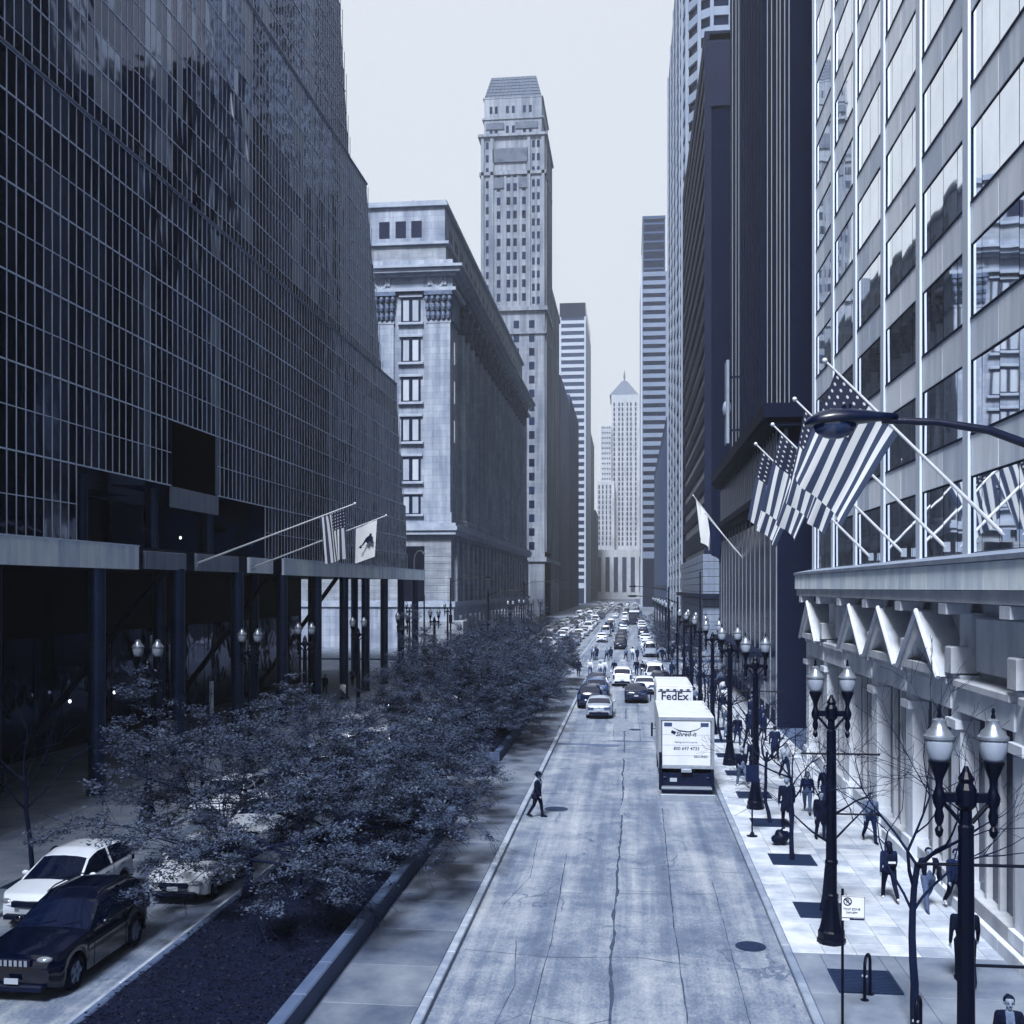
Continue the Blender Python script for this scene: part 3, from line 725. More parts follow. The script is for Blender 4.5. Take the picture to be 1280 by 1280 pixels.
lv.build('louvre', M_gls, bD); MB().box(-40.8,-26,620.3,698,168.4,175.2).build('plant_room', M_gls, bD)
slab('stone_block', 'dark masonry block next along from the mansard tower', -50, -25.9, 396, 454, 88, M_gry, M_gls, side='pier', front='pier')
slab('brick_block', 'lower dark brick block in front of the white banded slab', -50, -26.0, 458, 538, 92, M_dkm, M_gls, side='pier', front='pier')
slab('corner_block', 'narrow grey block just past the white banded slab', -50, -26.3, 716, 780, 112, M_gry, M_gls2, side='pier', front='pier', crown=6)
slab('terrace_block', 'low dark block near the end of the left street wall', -50, -25.5, 786, 850, 66, M_dkm, M_gls, side='pier', front='pier')
# ---- exchange tower closing the street
M_ex = mat('exchange_limestone', .66, .85, .2, .05, tone=2.0, streak=.5)
bE = thing('exchange_tower', 'pale setback tower with pyramid roof closing the end of the street', 'building', (-8.5, 900, .12))
m = MB(); m.box(-15.5, 7.5, 880, 930, 0, 168); m.box(-24, -15.5, 876, 930, 0, 142); m.box(-27, -13, 872, 930, 0, 96); m.box(7.5, 13, 872, 930, 0, 96); m.box(-30, 14, 866, 930, 0, 40)
m.build('wall', M_ex, bE)
rf = MB(); rf.add([(-17,880.5,168),(6.8,880.5,168),(6.8,929,168),(-17,929,168),(-7,894,182),(-3,894,182),(-3,912,182),(-7,912,182)], [(0,1,5,4),(1,2,6,5),(2,3,7,6),(3,0,4,7),(4,5,6,7)])
rf.build('roof', M_ltd, bE)
MB().lathe([(.9,0),(.5,2),(.9,4),(.7,7),(.25,8.5),(.3,9.5),(.05,10)], 10, (-5,900,182)).build('roof_statue', M_ltd, bE, smooth=True)
ew = MB()
for k in range(6):
    x = -13.2+k*3.4+(.5 if k % 2 else 0)
    for r in range(29): ew.box(x-.62, x+.62, 879.7, 880.1, 44+r*4.1, 44+r*4.1+2.7)
for k in range(4):
    for r in range(22): ew.box(-22.6+k*1.9-.45, -22.6+k*1.9+.45, 875.7, 876.1, 98+r*2*1.05, 98+r*2.1+1.2) if r % 2 == 0 else None
    for r in range(12): ew.box(-25.4+k*3.0-.5, -25.4+k*3.0+.5, 871.7, 872.1, 44+r*4.2, 44+r*4.2+3)
for k in range(2):
    for r in range(12): ew.box(8.4+k*2.4-.4, 8.4+k*2.4+.4, 871.7, 872.1, 44+r*4.2, 44+r*4.2+3)
ew.build('far_windows', M_wfar, bE, kind='stuff')
for k in range(6): MB().box(-27+k*6.8, -23.6+k*6.8, 865.6, 866.1, 6, 34).build('tall_window', M_wfar, bE)

# ================================================================== RIGHT SIDE, BEYOND THE NEAR BLOCK
M_rib = mat('rib_limestone', .40, .7, .2, .3)
M_brk = mat('dark_brick', .022, .85, .25, .5, stretch=(1,1,3), bump=.2, bscale=8)
M_stn2 = mat('podium_stone', .36, .8, .25, .4, streak=.5)
bI = thing('dark_ribbed_tower', 'dark tower with pale vertical ribs above a colonnaded podium', 'building', (22, 92, .12))
XI, YA, YB = 9.3, 69.0, 111.5
m = MB(); m.box(XI+.9, 60, YA+1.0, YB, 0, 112); m.box(XI, 60, YA, YB, 0, 19.2); m.build('wall', M_brk, bI)
ribs = []
for y in (71.0,72.6,74.3,76.2,79.5,82,104,106.2,108.4,110.6): ribs.append(y)
ribme = MB().box(-.05,.6,-.09,.09,20.8,112).mesh('rib', M_rib)
for y in (YA+1.25,YA+3.2,YA+5.4,YA+7.0,YA+9.8,YA+12.2,YA+30.5,YA+33.2,YA+36,YA+39.6): link('rib', ribme, bI, (XI+.9-22, y-92, -.12))
stm = MB()
for k in range(8): stm.box(XI+.55, XI+1.0, YA+13+k*2.1, YA+13.7+k*2.1, 20.8, 112)
stm.build('wall_pier', M_brk, bI)
# front wall windows (dark recesses near the glass block)
fwm = MB().box(-.8,.8,-.03,.06,0,2.6).mesh('window', M_dark)
for k in range(17): link('window', fwm, bI, (XI+4.2-22, YA+1.0-92, 22+k*3.4)); link('window', fwm, bI, (XI+8.4-22, YA+1.0-92, 22+k*3.4))
pd_ = MB()
pd_.box(XI-.7, 60, YA-.7, YB+.3, 19.2, 19.7); pd_.box(XI-1.0, 60, YA-1.0, YB+.4, 19.7, 20.6); pd_.box(XI-.35, 60, YA-.35, YB+.2, 14.4, 15.0); pd_.box(XI-.55, 60, YA-.55, YB+.25, 15.0, 15.5)
pd_.build('podium_cornice', M_brk, bI)
lo = MB().box(-.06,.0,-.12,.12,0,3.6).mesh('loggia_pier', M_rib)
low = MB().box(-.06,.02,-.55,.55,.2,3.4).mesh('loggia_window', M_gls)
for k in range(26): link('loggia_pier', lo, bI, (XI-22, YA+.4+k*1.64-92, 15.5-.12)); link('loggia_window', low, bI, (XI-22, YA+1.22+k*1.64-92, 15.5-.12))
for k in range(3): link('loggia_pier', lo, bI, (XI+.5+k*1.7-22, YA-92, 15.5-.12), rot=(0,0,PI/2))
pc = MB().box(-.06,.1,-.16,.16,0,14.2).mesh('podium_pier', M_rib)
pw = MB().box(-.03,.04,-1.05,1.05,1,13.6).mesh('podium_window', M_gls)
for k in range(15): link('podium_pier', pc, bI, (XI-22, YA+.5+k*2.95-92, .0)); link('podium_window', pw, bI, (XI-.01-22, YA+1.97+k*2.95-92, 0))
MB().box(XI-1.4,XI,YA+6,YA+34,4.2,4.6).build('entrance_canopy', M_soff, bI)
# hanging clock/sign on the ribbed tower
sg = thing('blade_sign', 'tall narrow metal blade sign bracketed to the ribbed tower', 'sign', (8.7, 98, 22))
MB().box(-.12,.12,-.9,.9,0,7.5).build('panel', M_fascd, sg, local=True); MB().lathe([(.05,0),(.35,.3),(.42,.9),(.3,1.4),(.05,1.6)], 12, (0,0,2.4)).build('boss', M_fascd, sg, local=True, smooth=True)
MB().box(.1,1.6,-.1,.1,1.2,1.4).box(.1,1.6,-.1,.1,6,6.2).build('bracket', M_frame, sg, local=True)

# ---- dark gridded block
M_grid = mat('dark_grid_wall', .035, .7, .2, .2)
bH = slab('dark_grid_block', 'dark flat roofed office block behind the ribbed tower, pale rusticated base', 10.3, 40, 150, 213, 86, M_grid, M_gls, 3.4, .5, front='none', side='band', base=16)
hb = MB()
for k in range(13): hb.bbox(10.0, 40, 149.6, 213.4, .12+k*1.05, .12+k*1.05+.97, .05)
hb.build('stone_course', M_stn2, bH)
MB().box(9.0,10.0,149,213,7.6,8.2).box(9.0,40,148.4,149.6,7.6,8.2).build('marquee', M_soff, bH)
MB().box(10.9,39,149.95,150.3,76,86).build('blank_top', M_grid, bH)
# ---- banded tower with faceted corner
M_bnd = mat('grey_band_masonry', .30, .8, .2, .1); M_bnd2 = mat('grey_band_masonry_pale', .42, .8, .15, .1)
bG = thing('banded_tower', 'tall faceted tower with wide grey floor bands behind the dark block', 'building', (25, 260, .12))
poly = [(40,216),(16.2,216),(13.8,217.6),(11.6,222),(11.2,232),(11.2,318),(40,318)]
def inset(p, d): cx, cy = 26, 266; return [(x+(d if x < cx else -d), y+(d if y < cy else -d)) for x, y in p]
MB().prism(inset(poly,.4), 0, 158).build('glazing', M_gls, bG)
bd = MB()
for k in range(42): bd.prism(poly, 3.8*k+2, 3.8*k+2+1.75)
bd.build('floor_bands', M_bnd2, bG, kind='stuff')
vp = MB()
for (x, y) in poly[1:6]: MB().box(x-.35, x+.35, y-.35, y+.35, 0, 160).build('corner_pier', M_bnd2, bG)
for k in range(4): vp.box(11.0,11.5, 245+k*18, 246+k*18, 0, 160)
for x in (19.5,24,28.5,33): vp.box(x,x+.5,215.8,216.4,0,160)
vp.build('wall_piers', M_bnd2, bG, kind='stuff')
# ---- banded office slab far right of the street
bF = slab('banded_slab', 'grey office slab with dark strip windows and a dark plant room at the street end', 4.9, 17.2, 500, 560, 156, M_bnd, M_gls, 3.95, .5, side='band', base=24)
MB().box(5.8,16,502,556,156.4,182).build('plant_room', M_gls, bF)
pb = MB()
for k in range(6): pb.box(5.7,16.1,501.8,502.1,158+k*4.2,158.9+k*4.2)
pb.box(5.7,6.3,501.7,502.2,156.4,182.4).box(15.6,16.2,501.7,502.2,156.4,182.4).box(5.6,16.3,501.6,556,181.6,183).build('plant_band', M_dkm, bF)
MB().box(4.7,5.5,499.7,500.5,0,157).build('edge_pier', M_wht, bF)
slab('street_wall_block', 'dark block between the banded tower and the banded slab', 10.8, 40, 322, 490, 60, M_dkm, M_gls, side='pier', front='pier')
slab('end_block', 'dark low block beside the exchange tower', 12, 40, 580, 860, 74, M_dkm, M_gls, side='pier', front='pier')
# ================================================================== NEAR RIGHT BLOCK: GLASS AND METAL ABOVE A GABLED STONE BASE
M_sp = mat('spandrel_metal', 1.45, .5, .24, 1.0, tone=.8, stretch=(1,2.2,.25), metal=.25, obj_rand=.45)
M_pier = mat('pier_metal', 1.15, .5, .10, 1.2, tone=.8, stretch=(1,2,.2), metal=.2)
G_J = glass('mirror_window', .90, .02, 1.0, .12, .35, .15)
M_gask = mat('window_gasket', .03, .6, .2, 4)
M_bst = mat('base_stone', 1.15, .75, .22, .8, streak=.4, tone=1.1, stretch=(1,1,.6), bump=.2, bscale=9)
M_bst2 = mat('base_stone_dark', .85, .75, .3, .9, bump=.2, bscale=9)
bJ = thing('mirror_glass_block', 'metal framed block of mirrored strip windows over a gabled stone street front', 'building', (12, 35, .12))
XJ = 9.65; BAY = 5.08; YEND = 57.2
yb = [YEND-BAY*k for k in range(8)]          # bay lines
FL = 3.3; ZS = 12.18
MB().box(XJ+.35, 45, -10, YEND-.02, 8.6, 74).build('core_wall', M_gask, bJ)
# piers, continuous up the facade
for k, y in enumerate(yb):
    MB().bbox(XJ-.10, XJ+.36, y-.25, y+.25, 9.9, 74, .02).build('pier', M_pier, bJ)
    MB().box(XJ-.02, XJ+.3, y-.29, y-.252, 9.9, 74).box(XJ-.02, XJ+.3, y+.252, y+.29, 9.9, 74).build('pier_gasket', M_gask, bJ)
W4 = [.62, 1.05, 1.05, .62]; tot = sum(W4)
pane_J = {}
def pane_mesh(wid, h):
    key = (round(wid,3), round(h,3))
    if key not in pane_J: pane_J[key] = MB().bbox(-h/2, h/2, -wid/2, wid/2, -.04, 0, .004).mesh('window_pane', G_J)
    return pane_J[key]
sp_me = MB().bbox(-.58, .58, -(BAY-.56)/4+.008, (BAY-.56)/4-.008, -.05, 0, .012).mesh('spandrel_panel', M_sp)
R = random.Random(11)
for k in range(7):
    y1_ = yb[k]-.28; y0_ = yb[k+1]+.28; span = y1_-y0_
    for f_ in range(10):
        wz0 = 10.0 if f_ == 0 else ZS+FL*f_-FL+1.17+.04; wz1 = ZS+FL*f_-.04
        y = y0_
        for q in W4:
            wid = span*q/tot; h = wz1-wz0
            o = link('window_pane', pane_mesh(wid-.035, h-.03), bJ, (XJ+.015-12, y+wid/2-35, (wz0+wz1)/2-.12))
            o.rotation_euler = (R.gauss(0,.0022), -PI/2+R.gauss(0,.0022), 0); y += wid
        zc = ZS+FL*f_+.585
        for q in range(2):
            link('spandrel_panel', sp_me, bJ, (XJ-.02-12, y0_+span*(.25+.5*q)-35, zc-.12), rot=(0,-PI/2,0))
    ln = MB()
    for f_ in range(10):
        z = ZS+FL*f_+1.17; ln.box(XJ-.045, XJ+.3, y0_, y1_, z-.02, z+.05); ln.box(XJ-.01, XJ+.3, y0_, y1_, z-1.17-.04, z-1.17+.0)
    ln.build('sill_line', M_gask, bJ)
MB().box(XJ+.02, XJ+.4, -10, yb[7]-.36, 10, 74).build('side_glazing', M_gls2, bJ)
MB().box(XJ-.10, XJ+.36, YEND+.31, YEND+.5, 9.9, 74).build('end_cap', M_pier, bJ)
MB().box(XJ+.36, 45, YEND-.01, YEND+.3, 9.9, 74).build('end_wall', M_brk, bJ)
# ledge: fascia panels, cap, soffit mouldings, modillions
y = 14.0
while y < YEND+.6:
    e = min(y+1.7, YEND+.9); MB().bbox(8.72, 8.9, y+.006, e-.006, 8.95, 9.66, .015).build('fascia_panel', M_fasc, bJ); y = e
MB().add([(8.66,14,9.67),(8.66,YEND+.95,9.67),(8.66,14,9.80),(8.66,YEND+.95,9.80),(9.7,14,10.0),(9.7,YEND+.95,10.0),(9.7,14,9.67),(9.7,YEND+.95,9.67)], [(0,2,3,1),(2,4,5,3),(0,1,7,6),(0,6,4,2),(1,3,5,7)]).build('ledge_cap', M_fascd, bJ)
MB().box(8.9, 10.2, 14, YEND+.9, 8.62, 9.66).build('ledge_body', M_gask, bJ)
MB().box(8.80, 9.6, 14, YEND+.8, 8.60, 8.93).build('bed_moulding', M_bst2, bJ)
modm = MB().bbox(-.32,.32,-.36,.36,-.33,0,.03).mesh('modillion', M_bst)
for k in range(9): link('modillion', modm, bJ, (9.12-12, YEND-.4-k*BAY-.2*0-35, 8.59-.12))
# stone base
ba = MB(); ba.box(9.75, 45, 5, YEND+.4, .12, 8.62); ba.build('base_wall', M_bst2, bJ)
GAB = (2, 3, 4); HALF = (0,)
for k in range(9):
    yc = YEND-.4-k*BAY                       # pilaster line
    pp = MB(); pp.bbox(9.18, 9.76, yc-.42, yc+.42, .12, 6.55, .03); pp.box(9.05, 9.76, yc-.52, yc+.52, .12, .8); pp.box(9.02, 9.76, yc-.5, yc+.5, 5.05, 5.3)
    pp.build('pilaster', M_bst, bJ)
    MB().bbox(8.96, 9.76, yc-.30, yc+.30, 6.6, 7.35, .04).build('pier_block', M_bst2, bJ)
    MB().box(9.45, 9.76, yc-.55, yc+.55, 7.3, 8.3).build('frieze_pier', M_bst, bJ)
    if k == 8: break
    a, b_ = yc-BAY+.42, yc-.42; c_ = (a+b_)/2
    MB().bbox(9.12, 9.76, a-.1, b_+.1, 5.55, 6.25, .03).build('lintel', M_bst, bJ)
    MB().bbox(9.0, 9.76, a-.1, b_+.1, 6.26, 6.45, .03).build('lintel_cap', M_bst2, bJ)
    # tall window with mullions
    w_ = MB().box(9.68, 9.74, a, b_, .6, 5.5).build('shop_window', G_dark, bJ)
    for j in range(1, 4): MB().box(9.52, 9.7, lerp(a,b_,j/4)-.07, lerp(a,b_,j/4)+.07, .6, 5.5).build('mullion', M_bst2, bJ)
    MB().bbox(9.3, 9.76, a, b_, .12, .62, .03).build('plinth', M_bst2, bJ)
    if k in (0, 2, 3, 4):
        hw = 2.25; z0, zA = 6.46, 8.28
        g = MB()
        out = [(c_-hw, z0), (c_+hw, z0), (c_, zA)]; t = .36
        inn = [(c_-hw+.95, z0+.26), (c_+hw-.95, z0+.26), (c_, zA-.72)]
        xf, xb = 8.78, 9.76
        vs = [(xf,y,z) for y,z in out]+[(xf,y,z) for y,z in inn]+[(xb,y,z) for y,z in out]+[(xf+.34,y,z) for y,z in inn]
        g.add(vs, [(0,3,5,2),(2,5,4,1),(1,4,3,0),(0,2,8,6),(2,1,7,8),(1,0,6,7),(3,9,11,5),(5,11,10,4),(4,10,9,3),(9,10,11)])
        g.build('gable', M_bst2, bJ)
        MB().tube([(8.74,c_-hw-.1,z0-.02),(8.74,c_,zA+.03),(8.74,c_+hw+.1,z0-.02)], .075, 6).build('gable_moulding', M_bst, bJ)
    else:
        MB().bbox(9.5, 9.76, a+.3, b_-.3, 6.7, 8.2, .05).build('frieze_panel', M_bst, bJ)
# low planter edge along the foot of the wall
for j in range(14):
    MB().bbox(8.86, 9.02, 18+j*1.5+.01, 18+(j+1)*1.5-.01, .12, .48, .02).build('foot_kerb', M_bst, bJ)
# ================================================================== STREET FURNITURE
M_blk = mat('black_lamp_paint', .010, .4, .3, 8, bump=.1, bscale=30, local=True)
M_globe = mat('frosted_globe', .5, .35, .12, 6, stretch=(1,1,.3), local=True)
M_dome = mat('globe_dome_metal', .3, .28, .12, 4, metal=.7, local=True)
def lamp_proto(lab):
    t = thing('street_lamp', lab, 'street lamp', (0,0,.13))
    MB().lathe([(.36,0),(.36,.10),(.33,.12),(.33,.3),(.30,.34),(.26,.5),(.20,.85),(.165,1.1),(.175,1.13),(.175,1.2),(.14,1.24)], 16, flute=.05).build('base', M_blk, t, local=True)
    MB().lathe([(.14,1.22),(.138,1.95),(.16,1.97),(.16,2.05),(.136,2.08),(.115,5.2),(.12,5.22),(.12,5.3),(.09,5.33),(.085,5.6)], 16, flute=.08).build('shaft', M_blk, t, local=True)
    ar = MB(); ar.lathe([(.085,5.55),(.15,5.62),(.15,5.86),(.10,5.95),(.12,6.02),(.06,6.12),(.03,6.2)], 12)
    ar.add([(-.42,-.05,5.66),(.42,-.05,5.66),(.42,.05,5.66),(-.42,.05,5.66),(-.42,-.05,5.80),(.42,-.05,5.80),(.42,.05,5.80),(-.42,.05,5.80)], [(0,3,2,1),(4,5,6,7),(0,1,5,4),(1,2,6,5),(2,3,7,6),(3,0,4,7)])
    ar.tube([(-.36,0,5.68),(-.2,0,5.5),(-.08,0,5.35)], .035, 6); ar.tube([(.36,0,5.68),(.2,0,5.5),(.08,0,5.35)], .035, 6)
    ar.build('crossarm', M_blk, t, local=True)
    for s in (-1,1):
        h = MB().lathe([(.01,5.12),(.05,5.16),(.065,5.24),(.03,5.3),(.06,5.36),(.075,5.45),(.05,5.55),(.085,5.63),(.105,5.73),(.07,5.83),(.05,5.9),(.06,6.0),(.10,6.1),(.155,6.24),(.165,6.27)], 12, (.39*s,0,0)).build('lamp_holder', M_blk, t, local=True, smooth=True)
        MB().lathe([(.12,6.26),(.16,6.33),(.195,6.45),(.205,6.56),(.20,6.62)], 16, (.39*s,0,0)).build('lamp_globe', M_globe, t, local=True, smooth='all')
        d = MB().lathe([(.225,6.61),(.225,6.65),(.19,6.68),(.17,6.73),(.12,6.77),(.105,6.83),(.09,6.86),(.095,6.89),(.03,6.92)], 16, (.39*s,0,0)).build('globe_dome', M_dome, t, local=True, smooth=True)
        MB().lathe([(.03,6.9),(.035,6.95),(.02,6.99),(.03,7.03),(.008,7.08)], 8, (.39*s,0,0)).build('finial', M_blk, t, local=True, smooth=True)
    return t
lamp0 = lamp_proto('black twin globe street lamp with banner bars, by the near bicycle racks'); lamp0.location = (5.0, 16.6, .13)
for (z, x0, x1) in ((3.22,-.05,1.15),(4.72,-.75,1.15)): MB().tube([(x0,0,z),(x1,0,z)], .025, 8).ell((x1,0,z),(.035,.035,.035),8,5).build('banner_bar', M_blk, lamp0, local=True)
def mk_lamp(x, y, lab, bars=True, grp=None):
    c = copy_tree(lamp0); c.location = (x, y, .13); c['label'] = lab
    if grp: c['group'] = grp
    if not bars:
        for ch in list(c.children):
            if ch.name.startswith('banner_bar'): bpy.data.objects.remove(ch)
    return c
mk_lamp(5.0, 27.35, 'black twin globe street lamp with a parking sign showing behind its foot')
mk_lamp(5.0, 43.6, 'black twin globe street lamp behind the dark sack on the pavement')
mk_lamp(4.95, 54.2, 'black twin globe street lamp beside the rear of the shredding truck')
for y in (65.5, 77, 88.5, 100): mk_lamp(4.95, y, 'black twin globe street lamp farther along the shop side pavement', True, 'lamps along the shop side pavement')
for y in (145,160,175,190,210,230): mk_lamp(5.2, y, 'black twin globe street lamp beyond the crossing, shop side', False, 'lamps beyond the crossing on the shop side')
mk_lamp(-18.2, 38.6, 'twin globe street lamp before the arcade column nearest the white parked car', False)
mk_lamp(-18.2, 49.5, 'twin globe street lamp before the arcade, second from the white parked car', False)
mk_lamp(-18.2, 58.2, 'twin globe street lamp before the arcade, third from the white parked car', False)
for y in (70,84,98): mk_lamp(-18.2, y, 'twin globe street lamp before the arcade behind the leafy trees', False, 'lamps behind the leafy trees')
mk_lamp(-29.5, 140.5, 'twin globe lamp at the foot of the classical block, outer', False, 'lamps at the foot of the classical block'); mk_lamp(-24.3, 140.5, 'twin globe lamp at the foot of the classical block, corner', False, 'lamps at the foot of the classical block')
for y in (165,182,200,220): mk_lamp(-18.6, y, 'twin globe lamp along the classical block', False, 'lamps along the classical block')

# ---- roadside mast with cobra head, close overhead
M_cob = mat('cobra_paint', .022, .3, .2, 5, spec=.5)
M_lens = mat('cobra_lens', .06, .12, .2, 3, metal=.2, spec=.9)
cb = thing('cobra_street_light', 'big cobra head street light reaching over the road on a curved arm', 'street light', (5.5, 11.2, .13))
MB().tube([(0,0,0),(0,0,5),(0,0,9.6)], [.13,.1,.075], 12).build('mast', M_blk, cb, local=True)
arm = [(0,0,9.0),(-.25,0,9.45),(-.7,0,9.85),(-1.3,0,10.22),(-1.9,0,10.46),(-2.4,0,10.55),(-2.95,0,10.58)]
MB().tube(arm, [.055,.052,.05,.046,.043,.04,.036], 10).build('arm', M_cob, cb, local=True, smooth=True)
hd = MB(); st = [(-2.80,.05,.05,.0),(-2.98,.075,.07,.0),(-3.12,.12,.095,-.005),(-3.3,.17,.12,-.01),(-3.45,.185,.125,-.015),(-3.58,.165,.105,-.025),(-3.68,.11,.06,-.04),(-3.72,.03,.02,-.05)]
vs = []; fs = []; N = 16
for (x, wy, wz, dz) in st:
    for k in range(N):
        a = 2*PI*k/N; zz = math.sin(a); vs.append((x, wy*math.cos(a), 10.60+dz+(wz*zz if zz > 0 else wz*.45*zz)))
for i in range(len(st)-1):
    for k in range(N): fs.append((i*N+k, i*N+(k+1)%N, (i+1)*N+(k+1)%N, (i+1)*N+k))
fs += [tuple(range(N-1,-1,-1)), tuple((len(st)-1)*N+k for k in range(N))]
hd.add(vs, fs).build('lamp_head', M_cob, cb, local=True, smooth='all')
MB().ell((-3.42,0,10.545),(.22,.15,.15),18,12).build('lens', M_lens, cb, local=True, smooth='all')
MB().lathe([(.05,10.70),(.05,10.74),(.03,10.76)], 10, (-3.3,0,0)).build('photocell', M_cob, cb, local=True)
# ---- far masts with arms and signals
def mast(x, y, h, armx, lab, signal=False, grp=None):
    t = thing('light_mast', lab, 'street light', (x, y, .13), group=grp)
    MB().tube([(0,0,0),(0,0,h)], [.13,.09], 8).build('pole', M_blk, t, local=True)
    if armx: MB().tube([(0,0,h-.6),(armx*.3,0,h-.1),(armx,0,h+.1)], .05, 6).build('arm', M_blk, t, local=True); MB().ell((armx*1.1,0,h+.08),(.5,.18,.12),10,6).build('lamp_head', M_blk, t, local=True)
    if signal:
        MB().box(-.2,.2,-.18,.18,h*.42,h*.42+1.1).build('signal_head', M_blk, t, local=True)
        for q in range(3): MB().lathe([(.1,0),(.1,.02)],10,(0,0,0)).build('signal_lens', M_lens, t, local=True).location = (0,-.19,h*.42+.2+q*.35)
    return t
mast(-23.3, 137, 10.2, 4.5, 'tall dark mast at the corner of the classical block', True); mast(-26.9, 137.5, 8.0, -1.4, 'short lamp mast beside the classical block corner mast')
mast(4.7, 133.5, 9, -4, 'dark signal mast past the crossing on the shop side', True); mast(-17.9, 133.5, 8.5, 4, 'dark signal mast past the crossing on the arcade side', True)
mast(9.0, 140, 11, 0, 'bare dark pole before the pale rusticated base'); mast(4.6, 105.8, 8, -4, 'dark signal mast before the crossing on the shop side', True)
mast(-19, 190, 10, 5, 'curved lamp mast along the street by the classical block', False); mast(-19, 240, 10, 5, 'distant lamp mast along the classical block', False)
mast(-22.4, 112.6, .1, 0, 'white gooseneck lamp on the end of the arcade roof') if False else None
gn = thing('gooseneck_lamp', 'small white gooseneck lamp on the end of the arcade roof', 'lamp', (-22.9, 111.5, 10.92))
MB().tube([(0,0,0),(0,0,1.0),(.1,0,1.6),(.4,0,2.0),(.8,0,2.05),(1.0,0,1.85)], .08, 8).build('stem', M_wht, gn, local=True, smooth=True); MB().ell((1.02,0,1.75),(.18,.18,.15),10,6).build('lamp_head', M_wht, gn, local=True, smooth='all')

# ---- tree grates (slatted iron) and bicycle racks
gr_bar = MB().box(-.66,.66,-.028,.028,-.02,.008).mesh('grate_bar', M_iron); gfr = MB()
for (a, b_, c_, d_) in ((-.70,.70,-.70,-.64),(-.70,.70,.64,.70),(-.70,-.64,-.64,.64),(.64,.70,-.64,.64)): gfr.box(a, b_, c_, d_, -.02, .01)
gfm = gfr.mesh('grate_frame', M_iron); gpit = MB().box(-.68,.68,-.68,.68,-.03,-.022).mesh('grate_pit', M_soil)
def grate(x, y, lab, grp=None):
    t = thing('tree_grate', lab, 'tree grate', (x, y, .146), group=grp)
    link('frame', gfm, t); link('pit', gpit, t)
    for k in range(14): link('grate_bar', gr_bar, t, (0, -.585+k*.09, 0))
for i, g in enumerate(GRATES):
    lab = ['square dark iron tree grate beside the near bicycle rack','square dark iron tree grate at the foot of the second street lamp','square dark iron tree grate beside the dark sack','square dark iron tree grate under the man in the long coat','square dark iron tree grate behind the coat wearer'][i] if i < 5 else 'dark iron tree grate farther along the shop side pavement'
    grate(5.24, g, lab, None if i < 5 else 'grates farther along the shop pavement')
grate(-17.9+.1, 30.2, 'iron tree grate beside the white parked car')
def rack(x, y, rz, lab, grp=None):
    t = thing('bicycle_rack', lab, 'bicycle rack', (x, y, .14), rz, grp)
    pts = [(-.2,0,0),(-.2,0,.72)]+[(-.2*math.cos(a), 0, .72+.2*math.sin(a)) for a in [PI*k/8 for k in range(1,8)]]+[(.2,0,.72),(.2,0,0)]
    MB().tube(pts, .035, 8).build('hoop', M_blk, t, local=True, smooth=True)
    for s in (-.2,.2): MB().lathe([(.09,0),(.09,.012),(.04,.02)], 10, (s,0,0)).build('foot_plate', M_blk, t, local=True)
    MB().box(-.22,-.16,-.06,.06,.5,.53).build('badge_clip', M_wht, t, local=True)
rack(5.1, 23.75, math.radians(62), 'black hoop bicycle rack on the grate edge near the sign post'); rack(5.55, 21.4, math.radians(62), 'black hoop bicycle rack farther from the grate, by the woman in the dark coat')
rack(-17.55, 30.9, math.radians(75), 'black hoop bicycle rack behind the white parked car')
# ---- signs
M_sign = mat('sign_face', 1.1, .45, .06, 5, local=True); M_ink = mat('sign_ink', .04, .5, .1, 5)
sp = thing('parking_sign', 'white no parking sign on a thin dark post near the kerb', 'sign', (4.22, 21.9, .13))
MB().tube([(0,0,0),(0,0,2.85)], .028, 8).build('post', M_blk, sp, local=True); MB().lathe([(.10,0),(.10,.02),(.05,.06),(.03,.1)], 10).build('foot', M_blk, sp, local=True)
pn = MB().bbox(-.02,.43,-.045,-.03,2.28,2.72,.004).build('panel', M_sign, sp, local=True)
bd = MB(); 
for (a, b_, c_, d_) in ((-.015,.425,2.705,2.715),(.415,.425,2.29,2.71),(-.015,.425,2.285,2.295)): bd.box(a, b_, -.0475, -.046, c_, d_)
bd.build('border', M_ink, pn, local=True)
rg = MB(); 
for k in range(16):
    a, b_ = 2*PI*k/16, 2*PI*(k+1)/16
    for r0, r1 in ((.062,.085),): rg.quad((.09+r0*math.cos(a),-.048,2.61+r0*math.sin(a)),(.09+r1*math.cos(a),-.048,2.61+r1*math.sin(a)),(.09+r1*math.cos(b_),-.048,2.61+r1*math.sin(b_)),(.09+r0*math.cos(b_),-.048,2.61+r0*math.sin(b_)))
rg.quad((.03,-.0485,2.65),(.045,-.0485,2.67),(.15,-.0485,2.57),(.135,-.0485,2.55)); rg.build('prohibition_ring', M_ink, pn, local=True)
me = text_mesh('P', .12); me.materials.append(M_ink); link('lettering', me, pn, (.09,-.0482,2.61), rot=(PI/2,0,0))
for k, (tx, sz) in enumerate((('TOW ZONE',.06),('7AM-6PM',.055))):
    me = text_mesh(tx, sz); me.materials.append(M_ink); link('lettering', me, pn, (.17,-.0482,2.46-k*.07), rot=(PI/2,0,0))
ar = MB(); ar.box(.13,.42,-.05,-.045,2.245,2.275); ar.build('arrow_bar', M_ink, sp, local=True); MB().bbox(-.02,.43,-.045,-.032,2.23,2.27,.003).build('lower_plate', M_sign, sp, local=True)
s2 = thing('sign_post', 'thin dark sign post with a round foot near the parked trucks', 'sign', (4.32, 38.7, .13))
